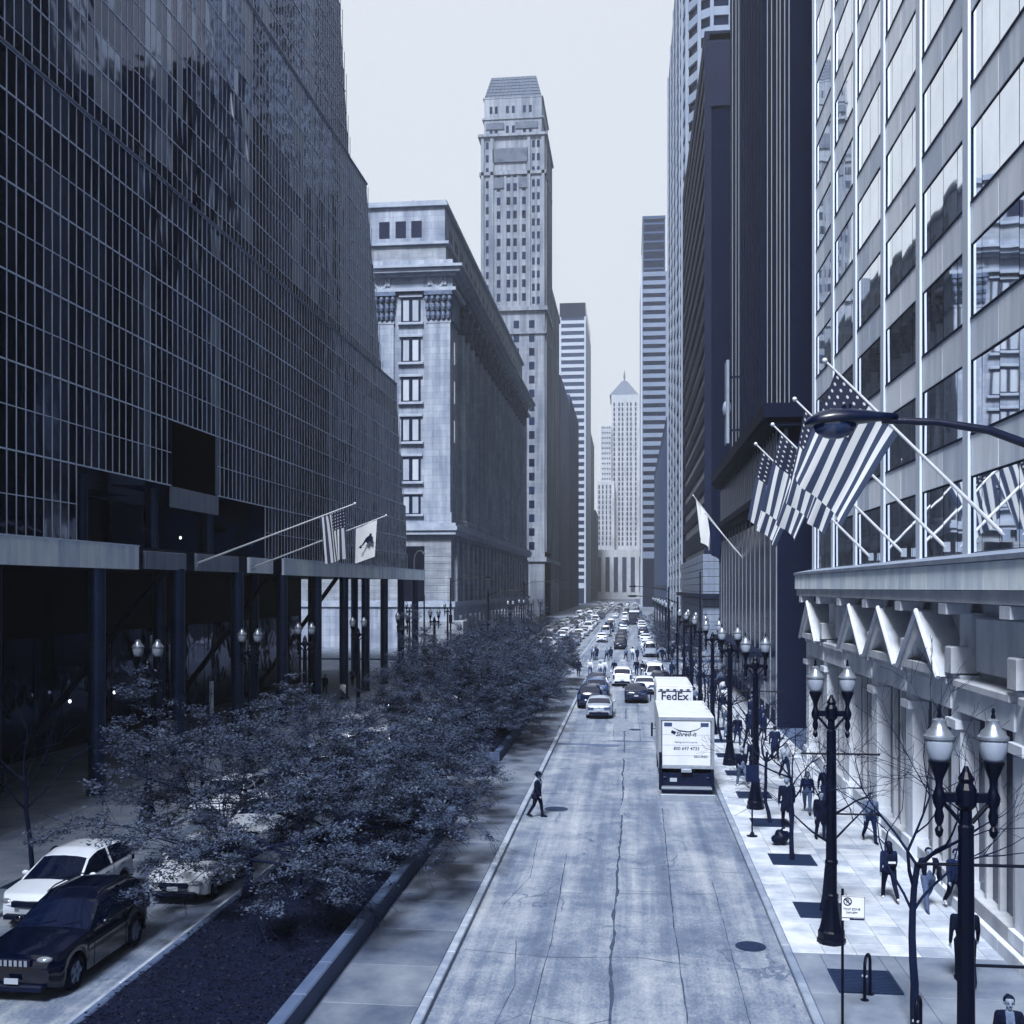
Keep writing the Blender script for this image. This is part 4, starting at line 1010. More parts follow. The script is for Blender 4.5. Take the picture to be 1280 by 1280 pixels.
MB().tube([(0,0,0),(0,0,2.6)], .03, 8).build('post', M_blk, s2, local=True); MB().lathe([(.2,0),(.2,.03),(.09,.06),(.05,.16)], 12).build('foot', M_blk, s2, local=True); MB().bbox(-.22,.22,-.05,-.03,1.95,2.55,.005).build('panel', M_ink, s2, local=True)
bn = thing('street_bin', 'dark slatted litter bin at the kerb before the delivery van', 'litter bin', (4.6, 90, .13))
MB().lathe([(.28,0),(.33,.2),(.35,.9),(.37,.95),(.3,.98)], 16, flute=.08).build('basket', M_blk, bn, local=True); MB().lathe([(.37,.97),(.33,1.03),(.15,1.1)], 16).build('lid', M_blk, bn, local=True)
# ---- dark sack left on the pavement
sk = MB(); sk.ell((0,0,.24),(.30,.25,.27),18,12)
for i, p in enumerate(sk.v):
    v = Vector(p); d = noise.noise(v*4.2)*.11+noise.noise(v*9)*.04; q = v+(v-Vector((0,0,.24))).normalized()*d; sk.v[i] = (q.x,q.y,max(q.z,.0))
sk.tube([(.02,.02,.44),(.05,.02,.55),(.13,.05,.6)], [.08,.035,.06], 8)
M_sack = mat('black_plastic_sack', .022, .38, .3, 9, bump=.7, bscale=14)
skt = tag(link('sack', sk.mesh('sack', M_sack, 'all'), None, (5.15, 37.5, .14)), 'lumpy dark sack lying on the pale pavement beside a tree grate', 'sack')

# ================================================================== FLAGS
def flag_material(name, stripes=True):
    m = bpy.data.materials.new(name); m.use_nodes = True; n = m.node_tree; L = n.links; b = n.nodes['Principled BSDF']
    b.inputs['Roughness'].default_value = .8
    uv = n.nodes.new('ShaderNodeUVMap'); uv.uv_map = 'UVMap'; sx = n.nodes.new('ShaderNodeSeparateXYZ'); L.new(uv.outputs[0], sx.inputs[0])
    def M(op, x, y=None):
        q = n.nodes.new('ShaderNodeMath'); q.operation = op
        for i, z in enumerate((x, y)):
            if z is None: continue
            if isinstance(z, (int, float)): q.inputs[i].default_value = z
            else: L.new(z, q.inputs[i])
        return q.outputs[0]
    U, V = sx.outputs[0], sx.outputs[1]            # U along the fly, V along the hoist from the tip
    st = M('MODULO', M('FLOOR', M('MULTIPLY', V, 13.0)), 2.0)
    canton = M('MULTIPLY', M('LESS_THAN', U, .40), M('LESS_THAN', V, 7/13))
    a = M('SUBTRACT', M('FRACT', M('MULTIPLY', U, 6/.40)), .5); c_ = M('SUBTRACT', M('FRACT', M('MULTIPLY', V, 5*13/7)), .5)
    d2 = M('ADD', M('MULTIPLY', a, a), M('MULTIPLY', c_, c_)); star = M('LESS_THAN', d2, .035)
    def mix(f_, A, B):
        q = n.nodes.new('ShaderNodeMix'); q.data_type = 'RGBA'; L.new(f_, q.inputs['Factor'])
        for k, z in (('A',A),('B',B)):
            if isinstance(z, tuple): q.inputs[k].default_value = z
            else: L.new(z, q.inputs[k])
        return q.outputs['Result']
    col = mix(st, C(.04), C(.62)); can = mix(star, C(.012), C(.5)); L.new(mix(canton, col, can), b.inputs['Base Color'])
    tr = n.nodes.new('ShaderNodeBsdfTranslucent'); L.new(mix(canton, col, can), tr.inputs[0]); ms = n.nodes.new('ShaderNodeMixShader'); ms.inputs[0].default_value = .25
    out = n.nodes['Material Output']; L.new(b.outputs[0], ms.inputs[1]); L.new(tr.outputs[0], ms.inputs[2]); L.new(ms.outputs[0], out.inputs[0])
    return m
M_flag = flag_material('striped_flag_cloth'); M_wflag = mat('white_flag_cloth', 1.2, .8, .06, 3); M_pole = mat('flag_pole', 1.1, .4, .12, 3, metal=.2); M_dflag = mat('dark_flag_cloth', .05, .8, .2, 3)
def cloth(p0, p1, fly, drop, nu=44, nv=39, waves=(3.0,.16), seed=0, wdir=(0,1,0), gather=0.0):
    """hoist from p0 (tip end) to p1; the cloth hangs along fly and folds sideways"""
    p0, p1, fly, wd = Vector(p0), Vector(p1), Vector(fly), Vector(wdir); R = random.Random(seed); ph = R.uniform(0, 6)
    vs = []; uv = []; fs = []
    mid = (p0+p1)/2
    for j in range(nv+1):
        for i in range(nu+1):
            u, v = i/nu, j/nv
            h = p0.lerp(p1, v); e = gather*u**.8
            h = h.lerp(mid, e*.8)
            p = h + fly*u + Vector((0,0,-drop*u*u))
            s = .75*math.sin(waves[0]*2*PI*v+ph+u*.9)+.3*math.sin(waves[0]*3.7*PI*v+ph*2-u*1.6)
            p += wd*(waves[1]*s*u**.55) + Vector((0,0,-.03*math.cos(u*7+v*3)*u))
            vs.append(tuple(p)); uv.append((u, v))
    for j in range(nv):
        for i in range(nu): a = j*(nu+1)+i; fs.append((a, a+1, a+nu+2, a+nu+1))
    mb = MB().add(vs, fs); mb.uv = uv; return mb
def put_cloth(mb, m, parent, name='cloth'):
    me = mb.mesh(name, m, 'all', tuple(parent_loc(parent))); ul = me.uv_layers.new(name='UVMap')
    for l in me.loops: ul.data[l.index].uv = mb.uv[l.vertex_index]
    return link(name, me, parent)
def flag(base, tip, hoist, fly, drop, lab, waves, seed, mt, wdir=(0,1,0), gather=0.0, grp=None, t0=.05):
    t = thing('flag', lab, 'flag', base, group=grp); b_, tp = Vector(base), Vector(tip); d = (b_-tp).normalized()
    MB().tube([base, tip], [.055,.03], 8).build('pole', M_pole, t, smooth=True)
    MB().ell(tuple(tp-d*.06), (.075,.075,.075), 10, 6).build('finial', M_pole, t, smooth='all')
    MB().box(b_.x-.05, b_.x+.14, b_.y-.05, b_.y+.05, b_.z-.16, b_.z+.14).build('bracket', M_fascd, t)
    L_ = (b_-tp).length; pA = tp+d*L_*t0; c_ = put_cloth(cloth(tuple(pA), tuple(pA+d*hoist), fly, drop, waves=waves, seed=seed, wdir=wdir, gather=gather), mt, t)
    return t, c_
FT = [((9.45,28.3,10.35),(5.05,28.3,14.85)),((9.45,33.4,10.25),(5.05,33.4,14.75)),((9.45,38.5,10.25),(5.05,38.5,14.75)),((9.45,43.6,10.25),(5.05,43.6,14.75))]
fl_lab = ['striped national flag draped from the pole by the widest mirrored bay','striped national flag on the second pole from the overhead cobra light','striped national flag on the third pole from the overhead cobra light','striped national flag on the pole closest to the ribbed tower']
for i, (b_, tp) in enumerate(FT):
    flag(b_, tp, 2.3, (-1.15,.5,-2.3) if i == 0 else (-.75,.35,-2.3), .2, fl_lab[i], (1.4,.16) if i == 0 else (2.0,.17), 3+i, M_flag, wdir=(.75,.65,0), gather=.15 if i == 0 else .34)
flag((-22.2,52.6,10.25),(-13.9,52.6,13.25),1.35,(.15,.2,-2.4),.1,'striped national flag on the long pole before the arcade',(1.6,.16),21,M_flag,wdir=(.4,.9,0),gather=.22,t0=.06)
t, c_ = flag((-22.2,60.8,10.2),(-14.2,60.8,13.2),1.35,(-.1,.1,-2.1),.05,'white state flag with a dark bird emblem before the arcade',(.8,.10),5,M_wflag,wdir=(.3,.95,0),gather=.05,t0=.06)
em = MB()
def epoly(pts, y): em.add([(ex+(x-ex)*.62,y,ez+(z-ez)*.62) for x,z in pts], [tuple(range(len(pts)))])
ex, ez, ey = -15.25, 11.75, 60.62
epoly([(ex-.75,ez-.55),(ex-.45,ez-.35),(ex-.1,ez+.25),(ex+.3,ez+.55),(ex+.6,ez+.35),(ex+.5,ez-.25),(ex+.25,ez-.05),(ex+.1,ez-.3),(ex-.1,ez-.1),(ex-.35,ez-.45)], ey)
epoly([(ex+.2,ez+.45),(ex+.32,ez+.72),(ex+.5,ez+.62),(ex+.45,ez+.4)], ey-.004); epoly([(ex-.8,ez-.6),(ex-.6,ez-.75),(ex-.4,ez-.6),(ex-.55,ez-.5)], ey-.004)
em.build('emblem', M_ink, t)
flag((9.2,96,12.4),(5.6,96,17.2),2.4,(.1,.35,-3.0),.1,'pale flag hanging from the colonnaded podium',(1.5,.3),31,M_wflag,wdir=(.8,.6,0),gather=.45)
flag((9.2,90,11.6),(6.2,90,15.2),2.0,(.1,.3,-2.6),.1,'dark flag hanging from the colonnaded podium',(1.5,.3),32,M_dflag,wdir=(.8,.6,0),gather=.3)
# ================================================================== TREES
M_bark = mat('tree_bark', .03, .9, .4, 6, stretch=(1,1,.3), bump=.5, bscale=20, local=True)
def leaf_material():
    m = mat('tree_leaf', .115, .55, .65, 1.1, obj_rand=.2, local=True, detail=3, tone=1.8)
    n = m.node_tree; b = n.nodes['Principled BSDF']; L = n.links
    tr = n.nodes.new('ShaderNodeBsdfTranslucent'); ms = n.nodes.new('ShaderNodeMixShader'); ms.inputs[0].default_value = .3
    src = b.inputs['Base Color'].links[0].from_socket; L.new(src, tr.inputs[0])
    L.new(b.outputs[0], ms.inputs[1]); L.new(tr.outputs[0], ms.inputs[2]); L.new(ms.outputs[0], n.nodes['Material Output'].inputs[0])
    return m
M_leaf = leaf_material()
def grow(R, p, d, length, rad, depth, segs, tips, mb, spread, up, minr=.006):
    pts = [p]; rr = [rad]; q = p.copy(); dd = d.copy(); n = max(3, int(length/.28))
    for i in range(n):
        dd = (dd + Vector((R.gauss(0,.16),R.gauss(0,.16),R.gauss(0,.10)+up))).normalized()
        q = q + dd*(length/n); pts.append(q.copy()); rr.append(max(rad*(1-.55*(i+1)/n), minr))
        if depth > 0 and i >= n*.35 and R.random() < .75:
            ax = Vector((R.gauss(0,1),R.gauss(0,1),R.gauss(0,.5))).normalized()
            nd = (dd + ax*spread).normalized(); grow(R, q.copy(), nd, length*R.uniform(.5,.78), rr[-1]*.65, depth-1, segs, tips, mb, spread, up, minr)
        if depth <= 1: tips.append((q.copy(), dd.copy()))
    mb.tube(pts, rr, 6 if rad > .04 else (4 if rad > .012 else 3), cap=False)
    if depth > 0:
        for _ in range(2):
            ax = Vector((R.gauss(0,1),R.gauss(0,1),R.gauss(0,.4))).normalized(); nd = (dd+ax*spread).normalized()
            grow(R, q.copy(), nd, length*R.uniform(.5,.75), rr[-1]*.8, depth-1, segs, tips, mb, spread, up, minr)
def leafy(seed, wide=1.0, nleaf=9000):
    R = random.Random(seed); mb = MB(); tips = []; tk = MB(); base = 1.05
    tp = [Vector((0,0,0)), Vector((R.gauss(0,.04),R.gauss(0,.04),.5)), Vector((R.gauss(0,.06),R.gauss(0,.06),base))]
    tk.tube(tp, [.14,.10,.09], 8)
    n = 6
    for k in range(n):
        a = 2*PI*k/n+R.uniform(-.4,.4); el = R.uniform(.35,.95)
        d = Vector((math.cos(a)*math.cos(el)*wide, math.sin(a)*math.cos(el)*wide, math.sin(el))).normalized()
        grow(R, tp[2]-Vector((0,0,R.uniform(0,.35))), d, R.uniform(1.7,2.4), .05, 3, None, tips, mb, .75, -.012)
    lf = MB(); V = []; F = []
    tips = R.sample(tips, int(len(tips)*.38))           # leaves sit in clumps, with gaps between
    for i in range(nleaf):
        p, d = R.choice(tips); p = p + Vector((R.gauss(0,.13),R.gauss(0,.13),R.gauss(0,.05)))
        if p.z < .9: continue
        s = R.uniform(.018,.055); a = R.uniform(0, 2*PI); nx = Vector((R.gauss(0,.45),R.gauss(0,.45),1)).normalized()
        u = Vector((math.cos(a),math.sin(a),0)); u = (u-nx*u.dot(nx)).normalized(); v = nx.cross(u)
        o = len(V); V += [p-u*s*1.25, p+v*s*.62-nx*s*.15, p+u*s*1.25, p-v*s*.62-nx*s*.15]; F.append((o,o+1,o+2,o+3))
    lf.add(V, F)
    return tk.mesh('trunk', M_bark, True), mb.mesh('limbs', M_bark, True), lf.mesh('crown', M_leaf)
TV = [leafy(100+i, 1.5, 25000) for i in range(5)]
R = random.Random(77)
spots = []
for y in (28.6, 33.4, 38.2, 42.6): spots.append((-9.2, y, .96))
for y in (29.4, 33.8, 38.6, 42.6): spots.append((-10.6, y, 1.08))
y = 56.0
while y < 103: spots.append((-9.2, y, .98)); y += 5.6
y = 58.5
while y < 102: spots.append((-10.7, y, 1.3)); y += 5.8
for i, (x, y, s) in enumerate(spots):
    near = y < 45
    lab = 'low spreading tree in fine young leaf, in the planter beside the parked cars' if near else 'low spreading tree in fine young leaf, in the planter leading to the crossing'
    t = thing('leafy_tree', lab, 'tree', (x+R.uniform(-.25,.25), y+R.uniform(-.5,.5), .36), R.uniform(0,6.28), 'trees of the parked car planter' if near else 'trees of the crossing planter', scale=(s*R.uniform(.95,1.1), s*R.uniform(.95,1.1), s*R.uniform(.94,1.10)))
    tk, lm, cr = TV[i % 5]; link('trunk', tk, t); link('limbs', lm, t); link('crown', cr, t)
# ---- bare street trees
def bare(seed, h=4.3, n=6):
    R = random.Random(seed); mb = MB(); tips = []; tk = MB(); q = Vector((0,0,0)); pts = [q.copy()]; rr = [.085]
    for i in range(7):
        q = q+Vector((R.gauss(0,.035),R.gauss(0,.035),h*.62/7)); pts.append(q.copy()); rr.append(.075-.004*i)
    tk.tube(pts, rr, 8)
    for k in range(n):
        a = 2*PI*k/n+R.uniform(-.4,.4); el = R.uniform(.3,1.1); d = Vector((math.cos(a)*math.cos(el),math.sin(a)*math.cos(el),math.sin(el)))
        grow(R, pts[-1-R.randint(0,2)], d, R.uniform(1.2,1.9), .035, 3, None, tips, mb, .7, .03, .004)
    return tk.mesh('trunk', M_bark, True), mb.mesh('limbs', M_bark, True)
BV = [bare(300+i) for i in range(4)]
lab = {0:'bare young tree with thin forked trunk in front of the bicycle racks',1:'bare young tree on the grate beside the second street lamp',2:'bare young tree on the grate next to the dark sack',3:'bare young tree on the grate behind the coat wearer'}
k = 0
for i, g in enumerate(GRATES):
    t = thing('bare_tree', lab.get(i, 'bare young tree farther along the shop side pavement'), 'tree', (5.24+(.42 if i == 0 else 0), g-(2.7 if i == 0 else 0), .14), R.uniform(0,6.28), None if i in lab else 'bare trees farther along the shop pavement', scale=(1,1,1) if i else (1.15,1.15,1.25))
    tk, lm = BV[i % 4]; link('trunk', tk, t); link('limbs', lm, t)
for y in (74,79.5,85,91,97): 
    t = thing('bare_tree', 'bare young tree farther along the shop side pavement', 'tree', (5.3, y, .14), R.uniform(0,6.28), 'bare trees farther along the shop pavement'); tk, lm = BV[int(y) % 4]; link('trunk', tk, t); link('limbs', lm, t)
t = thing('bare_tree', 'bare slim tree at the arcade side kerb behind the white parked car', 'tree', (-17.8, 30.2, .14), 1.2, scale=(1,1,1.15)); link('trunk', BV[1][0], t); link('limbs', BV[1][1], t)
t = thing('bare_tree', 'bare slim tree half way along the arcade pavement', 'tree', (-18.3, 44, .14), 2.2); link('trunk', BV[2][0], t); link('limbs', BV[2][1], t)
for j, y in enumerate((140,150,162,174,188,205,225,250)):
    for x in (6.6,-19.6):
        t = thing('street_tree', 'small leafy street tree beyond the crossing', 'tree', (x, y+R.uniform(-2,2), .13), R.uniform(0,6.28), 'street trees beyond the crossing', scale=.8); tk, lm, cr = TV[j % 5]; link('trunk', tk, t); link('limbs', lm, t); link('crown', cr, t)
# ================================================================== VEHICLES
M_tyre = mat('tyre_rubber', .02, .85, .2, 8, local=True); M_rim = mat('wheel_rim', .35, .35, .15, 6, metal=.6, local=True); M_arch = mat('wheel_arch', .012, .9, .2, 4, local=True)
M_autog = glass('car_glass', .02, .04, .0, 0, 1, .1); M_autog.node_tree.nodes['Principled BSDF'].inputs['Specular IOR Level'].default_value = .9
M_headl = mat('headlamp_lens', .6, .1, .2, 9, metal=.5, spec=1, local=True); M_tail = mat('tail_lamp_lens', .10, .2, .2, 9, local=True); M_trim = mat('black_trim', .02, .5, .2, 6, local=True); M_chrome = mat('chrome', .6, .12, .1, 5, metal=1, local=True)
M_plate = mat('number_plate', .6, .5, .1, 8, local=True)
def paint(name, a, rough=.22, metal=.25, tone=.9): 
    m = mat(name, a, rough, .06, 3, metal=metal, local=True, tone=tone); b = m.node_tree.nodes['Principled BSDF']; b.inputs['Coat Weight'].default_value = .7; b.inputs['Coat Roughness'].default_value = .06; return m
P = {'white': paint('paint_white', 1.25, .3, 0), 'silver': paint('paint_silver', .75, .3, .4, 1.1), 'grey': paint('paint_grey', .2), 'black': paint('paint_black', .012, .12, 0), 'dark': paint('paint_dark_blue', .035, .2, 0), 'pale': paint('paint_pale', .95, .3, .1, 1.2)}
# profiles: y along the car (front at -L/2), heights of bonnet/boot line (belt) and roof
KIND = {
 'sedan': dict(L=4.75, W=.91, belt=[(-2.37,.62),(-2.2,.74),(-1.2,.90),(-.9,.93),(1.2,.98),(1.75,.99),(2.25,.95),(2.37,.80)], roof=[(-.95,.93),(-.15,1.36),(.3,1.44),(.9,1.42),(1.35,1.26),(1.78,1.0)], glass=(-.95,-.15,1.15,1.78), wy=(-1.42,1.36), wr=.33),
 'suv': dict(L=4.85, W=.96, belt=[(-2.42,.78),(-2.33,1.0),(-1.2,1.10),(-.75,1.13),(1.9,1.17),(2.3,1.15),(2.42,.95)], roof=[(-.8,1.13),(-.05,1.60),(.35,1.72),(1.5,1.70),(1.95,1.60),(2.3,1.17)], glass=(-.8,-.05,1.9,2.3), wy=(-1.45,1.45), wr=.38),
 'hatch': dict(L=4.5, W=.90, belt=[(-2.25,.62),(-2.1,.84),(-1.2,.97),(-.95,1.0),(1.7,1.08),(2.1,1.06),(2.25,.85)], roof=[(-1.05,1.0),(-.3,1.46),(.2,1.58),(1.3,1.55),(1.7,1.45),(2.1,1.08)], glass=(-1.05,-.3,1.65,2.1), wy=(-1.38,1.35), wr=.34),
 'van': dict(L=5.3, W=.99, belt=[(-2.65,.75),(-2.5,1.02),(-1.9,1.18),(-1.7,1.2),(2.5,1.25),(2.65,1.2)], roof=[(-1.75,1.2),(-1.0,1.85),(-.5,2.05),(2.2,2.06),(2.5,1.98),(2.62,1.28)], glass=(-1.75,-1.0,2.45,2.62), wy=(-1.7,1.65), wr=.36),
}
def smooth_step(t): t = max(0, min(1, t)); return t*t*(3-2*t)
def car_parts(kind):
    K = KIND[kind]; L_, W = K['L'], K['W']; h = L_/2; g0, g1, g2, g3 = K['glass']; wr = K['wr']
    ys = sorted(set([round(-h+L_*i/44, 3) for i in range(45)] + [g0, g1, g2, g3, g1+.09, (g1+g2)/2-.05, (g1+g2)/2+.05] + [round(w_+s*(wr+.07)*k, 3) for w_ in K['wy'] for s in (-1,1) for k in (1,.92,.75,.5,.25)] + list(K['wy'])))
    body = MB(); gl = {'windscreen': MB(), 'rear_window': MB()}; sides = []
    rows = []
    for y in ys:
        e = min(y+h, h-y); tp = smooth_step(e/.5); w_ = W*(.80+.20*tp)
        zb = .24 + .10*(1-smooth_step(e/.3))
        for a in K['wy']:
            d = abs(y-a); Rr = wr+.07
            if d < Rr: zb = max(zb, wr+math.sqrt(max(Rr*Rr-d*d,0)))
        bl = ipl(K['belt'], y); zb = min(zb, bl-.12)
        cab = g0 < y < g3; rf = ipl(K['roof'], y) if cab else bl
        rf = max(rf, bl); rise = (rf-bl); wt = w_*(.97-.24*min(1, rise/.5)) if cab else w_*.94
        crown = .05 if not cab else .045
        rows.append([(w_*.80, zb-.0), (w_*.985, zb+.02), (w_*1.0, lerp(zb,bl,.35)), (w_*1.005, lerp(zb,bl,.62)), (w_*.985, bl-.045), (w_*.955, bl), (lerp(w_*.955,wt,.92), bl+rise*.90), (wt*.93, bl+rise*.985+(.012 if not cab else 0)), (wt*.55, bl+rise+crown*.7), (0, bl+rise+crown)])
    n = len(ys); NP = 10
    V = []
    for i, y in enumerate(ys):
        bow = .0
        for s in (1,-1):
            for k, (x, z) in enumerate(rows[i]):
                # ends bulge: centre reaches farther than the corners
                yy = y
                if y < -h+.35: yy = y + .20*(x/W)**2*(1-(y+h)/.35)
                if y > h-.35: yy = y - .14*(x/W)**2*(1-(h-y)/.35)
                V.append((x*s, yy, z))
    def id_(i, s, k): return i*2*NP+(0 if s > 0 else NP)+k
    sidewin = []
    for i in range(n-1):
        ya, yb_ = ys[i], ys[i+1]; ym = (ya+yb_)/2
        for s in (1,-1):
            for k in range(NP-1):
                q = (id_(i,s,k), id_(i,s,k+1), id_(i+1,s,k+1), id_(i+1,s,k)); q = q if s > 0 else q[::-1]
                tgt = body
                if k in (7,8) and g0 < ym < g1-.04: tgt = gl['windscreen']
                elif k in (7,8) and g2+.05 < ym < g3-.03: tgt = gl['rear_window']
                elif k == 5 and g0+.35*(g1-g0) < ym < g3-.28*(g3-g2) and not ((g1+g2)/2-.05 < ym < (g1+g2)/2+.05): 
                    sidewin.append((s, ym < (g1+g2)/2, [V[j] for j in q])); 
                    continue
                tgt.add([V[j] for j in q], [(0,1,2,3)])
        body.add([V[id_(i,1,0)],V[id_(i,-1,0)],V[id_(i+1,-1,0)],V[id_(i+1,1,0)]], [(0,1,2,3)])
    for i in (0, n-1):
        ring = [id_(i,1,k) for k in range(NP)]+[id_(i,-1,k) for k in range(NP-2,-1,-1)]
        body.add([V[j] for j in (ring if i else ring[::-1])], [tuple(range(len(ring)))])
    def weld(mb, name, m, sm=True):
        me = mb.mesh(name, m, False)
        import bmesh
        bm = bmesh.new(); bm.from_mesh(me); bmesh.ops.remove_doubles(bm, verts=bm.verts, dist=.0005); bmesh.ops.recalc_face_normals(bm, faces=bm.faces) if name == 'body' else None; bm.to_mesh(me); bm.free()
        me.polygons.foreach_set('use_smooth', [True]*len(me.polygons)); me.set_sharp_from_angle(angle=math.radians(42)); return me
    out = [('body', weld(body, 'body', None), None)]
    out.append(('windscreen', weld(gl['windscreen'], 'windscreen', M_autog), M_autog)); out.append(('rear_window', weld(gl['rear_window'], 'rear_window', M_autog), M_autog))
    for s in (1,-1):
        for fr_ in (True, False):
            mb = MB()
            for (a, b_, q) in sidewin:
                if a == s and b_ == fr_: mb.add(q, [(0,1,2,3)])
            if mb.v: out.append(('side_window', weld(mb, 'side_window', M_autog), M_autog))
    bl = ipl(K['belt'], -h+.12)
    zl = bl-.06
    for s in (1,-1):
        m = MB(); m.ell((s*W*.66, -h+.20, zl-.02), (.19,.13,.075), 12, 8); out.append(('headlight', m.mesh('headlight', M_headl, 'all'), M_headl))
        m = MB(); zt = ipl(K['belt'], h-.15)-.14
        if kind in ('suv','van'): m.bbox(s*W*.80-.09, s*W*.80+.09, h-.20, h-.02, zt-.28, zt+.08, .02)
        else: m.bbox(s*W*.62-.2, s*W*.62+.2, h-.24, h-.015, zt-.12, zt+.03, .02)
        out.append(('tail_light', m.mesh('tail_light', M_tail), M_tail))
        m = MB(); m.ell((s*(W+.10), g0+.42, ipl(K['belt'],g0+.42)+.06), (.11,.07,.075), 10, 6); m.tube([(s*W*.93,g0+.42,ipl(K['belt'],g0+.42)),(s*(W+.05),g0+.42,ipl(K['belt'],g0+.42)+.03)], .025, 6); out.append(('mirror', m.mesh('mirror', None, 'all'), None))
        for yy in ((g1+g2)/2-.35, (g1+g2)/2+.55):
            m = MB().bbox(s*W*.995-.015, s*W*.995+.03, yy-.11, yy+.11, ipl(K['belt'],yy)-.16, ipl(K['belt'],yy)-.13, .005); out.append(('door_handle', m.mesh('door_handle', M_chrome), M_chrome))
    def side_pt(y, k, s, off=.004):
        i = min(range(n), key=lambda q: abs(ys[q]-y)); x, z = rows[i][k]; return (s*(x+off), ys[i], z)
    for s in (1,-1):
        for yy in (g0+.12, (g1+g2)/2, (g2+g3)/2-.05):
            out.append(('door_seam', MB().tube([side_pt(yy,k,s) for k in (1,2,3,4,5)], .006, 4).mesh('door_seam', M_arch), M_arch))
        yb2 = [y for y in ys if g0+.3 < y < g3-.1]
        out.append(('window_trim', MB().tube([side_pt(y,5,s,.006) for y in yb2[::2]], .013, 5).mesh('window_trim', M_chrome), M_chrome))
        if kind == 'suv':
            out.append(('roof_rail', MB().tube([(s*rows[ys.index(y)][7][0]*.97, y, rows[ys.index(y)][7][1]+.06) for y in ys if g1+.15 < y < g2][::3], .018, 6).mesh('roof_rail', M_chrome), M_chrome))
    out.append(('bonnet_seam', MB().tube([(x*W*.9, g0-.02+.05*(1-abs(x)), ipl(K['belt'], g0)+.055-.05*abs(x)) for x in (-1,-.6,0,.6,1)], .012, 4).mesh('bonnet_seam', M_arch), M_arch))
    for x in (-.38,.22): out.append(('wiper', MB().tube([(x, g0+.04, ipl(K['belt'],g0)+.065), (x+.42, g0+.13, ipl(K['roof'],g0+.13)+.075)], .009, 4).mesh('wiper', M_arch), M_arch))
    m = MB()
    gw = W*.44
    m.bbox(-gw, gw, -h-.012, -h+.2, zl-.13, zl+.02, .01); out.append(('grille', m.mesh('grille', M_trim), M_trim))
    if kind == 'suv':
        for k in range(7): out.append(('grille_slot', MB().bbox(-.40+k*.115, -.33+k*.115, -h-.022, -h-.0, zl-.12, zl+.015, .005).mesh('grille_slot', M_chrome), M_chrome))
    m = MB().bbox(-W*.70, W*.70, -h+.0, -h+.25, .27, .40, .03); out.append(('front_bumper', m.mesh('front_bumper', M_trim), M_trim))
    m = MB().bbox(-W*.74, W*.74, h-.22, h+.02, .32, .50, .04); out.append(('rear_bumper', m.mesh('rear_bumper', M_trim), M_trim))
    m = MB().box(-.16,.16,-h-.03,-h-.005,.44,.56); out.append(('number_plate', m.mesh('number_plate', M_plate), M_plate))
    m = MB().box(-.16,.16,h-.03,h+.03,.56,.68); out.append(('number_plate', m.mesh('number_plate', M_plate), M_plate))
    ty = []
    for a in K['wy']:
        for s in (1,-1): ty.append((s*(W-.11), a, wr))
    tm = MB(); N = 20
    prof = [(-.10,wr*.66),(-.11,wr*.86),(-.085,wr*.97),(-.05,wr),(.05,wr),(.085,wr*.97),(.11,wr*.86),(.10,wr*.66)]
    vs = [(x, r*math.cos(2*PI*k/N), r*math.sin(2*PI*k/N)) for x, r in prof for k in range(N)]
    tm.add(vs, [(i*N+k, i*N+(k+1)%N, (i+1)*N+(k+1)%N, (i+1)*N+k) for i in range(len(prof)-1) for k in range(N)])
    rm = MB(); r = wr*.66
    for s in (-1,1): rm.add([(s*.07, r*math.cos(2*PI*k/N), r*math.sin(2*PI*k/N)) for k in range(N)], [tuple(range(N))])
    for s in (-1,1):
        for k in range(5):
            a = 2*PI*k/5; c_, s_ = math.cos(a), math.sin(a)
            rm.add([(s*.095, r*.95*c_-.05*s_, r*.95*s_+.05*c_),(s*.095, r*.95*c_+.05*s_, r*.95*s_-.05*c_),(s*.105, .06*c_+.05*s_, .06*s_-.05*c_),(s*.105, .06*c_-.05*s_, .06*s_+.05*c_)], [(0,1,2,3)])
    return out, ty, tm.mesh('tyre', M_tyre, True), rm.mesh('rim', M_rim)
CARS = {k: car_parts(k) for k in KIND}
_pm = {}
def painted(me, col):
    k = (me.name, col)
    if k not in _pm: c = me.copy(); c.materials.clear(); c.materials.append(P[col]); _pm[k] = c
    return _pm[k]
def car(kind, col, x, y, rz, lab, grp=None):
    parts, ty, tm, rm = CARS[kind]; t = thing('car' if kind != 'van' else 'delivery_van', lab, 'car' if kind != 'van' else 'van', (x, y, .0), rz, grp)
    for nm, me, m in parts: link(nm, painted(me, col) if m is None else me, t)
    for p in ty: w_ = link('wheel', tm, t, p); link('rim', rm, w_)
    return t
# one joined mesh per kind and colour for cars too small to show their parts
_far = {}
def far_car(kind, col, x, y, rz, lab, grp):
    k = (kind, col)
    if k not in _far:
        parts, ty, tm, rm = CARS[kind]; mats = []; mb = MB()
        def addme(me, m, off=(0,0,0)):
            if m not in mats: mats.append(m)
            mb.add([(v.co.x+off[0], v.co.y+off[1], v.co.z+off[2]) for v in me.vertices], [tuple(p.vertices) for p in me.polygons], mats.index(m))
        for nm, me, m in parts:
            if nm not in ('door_handle','grille_slot','door_seam','window_trim','roof_rail','bonnet_seam','wiper'): addme(me, P[col] if m is None else m)
        for p in ty: addme(tm, M_tyre, p)
        _far[k] = mb.mesh('car', mats, True)
    return tag(link('car' if kind != 'van' else 'delivery_van', _far[k], None, (x, y, 0), rot=(0,0,rz)), lab, 'car' if kind != 'van' else 'van', grp)
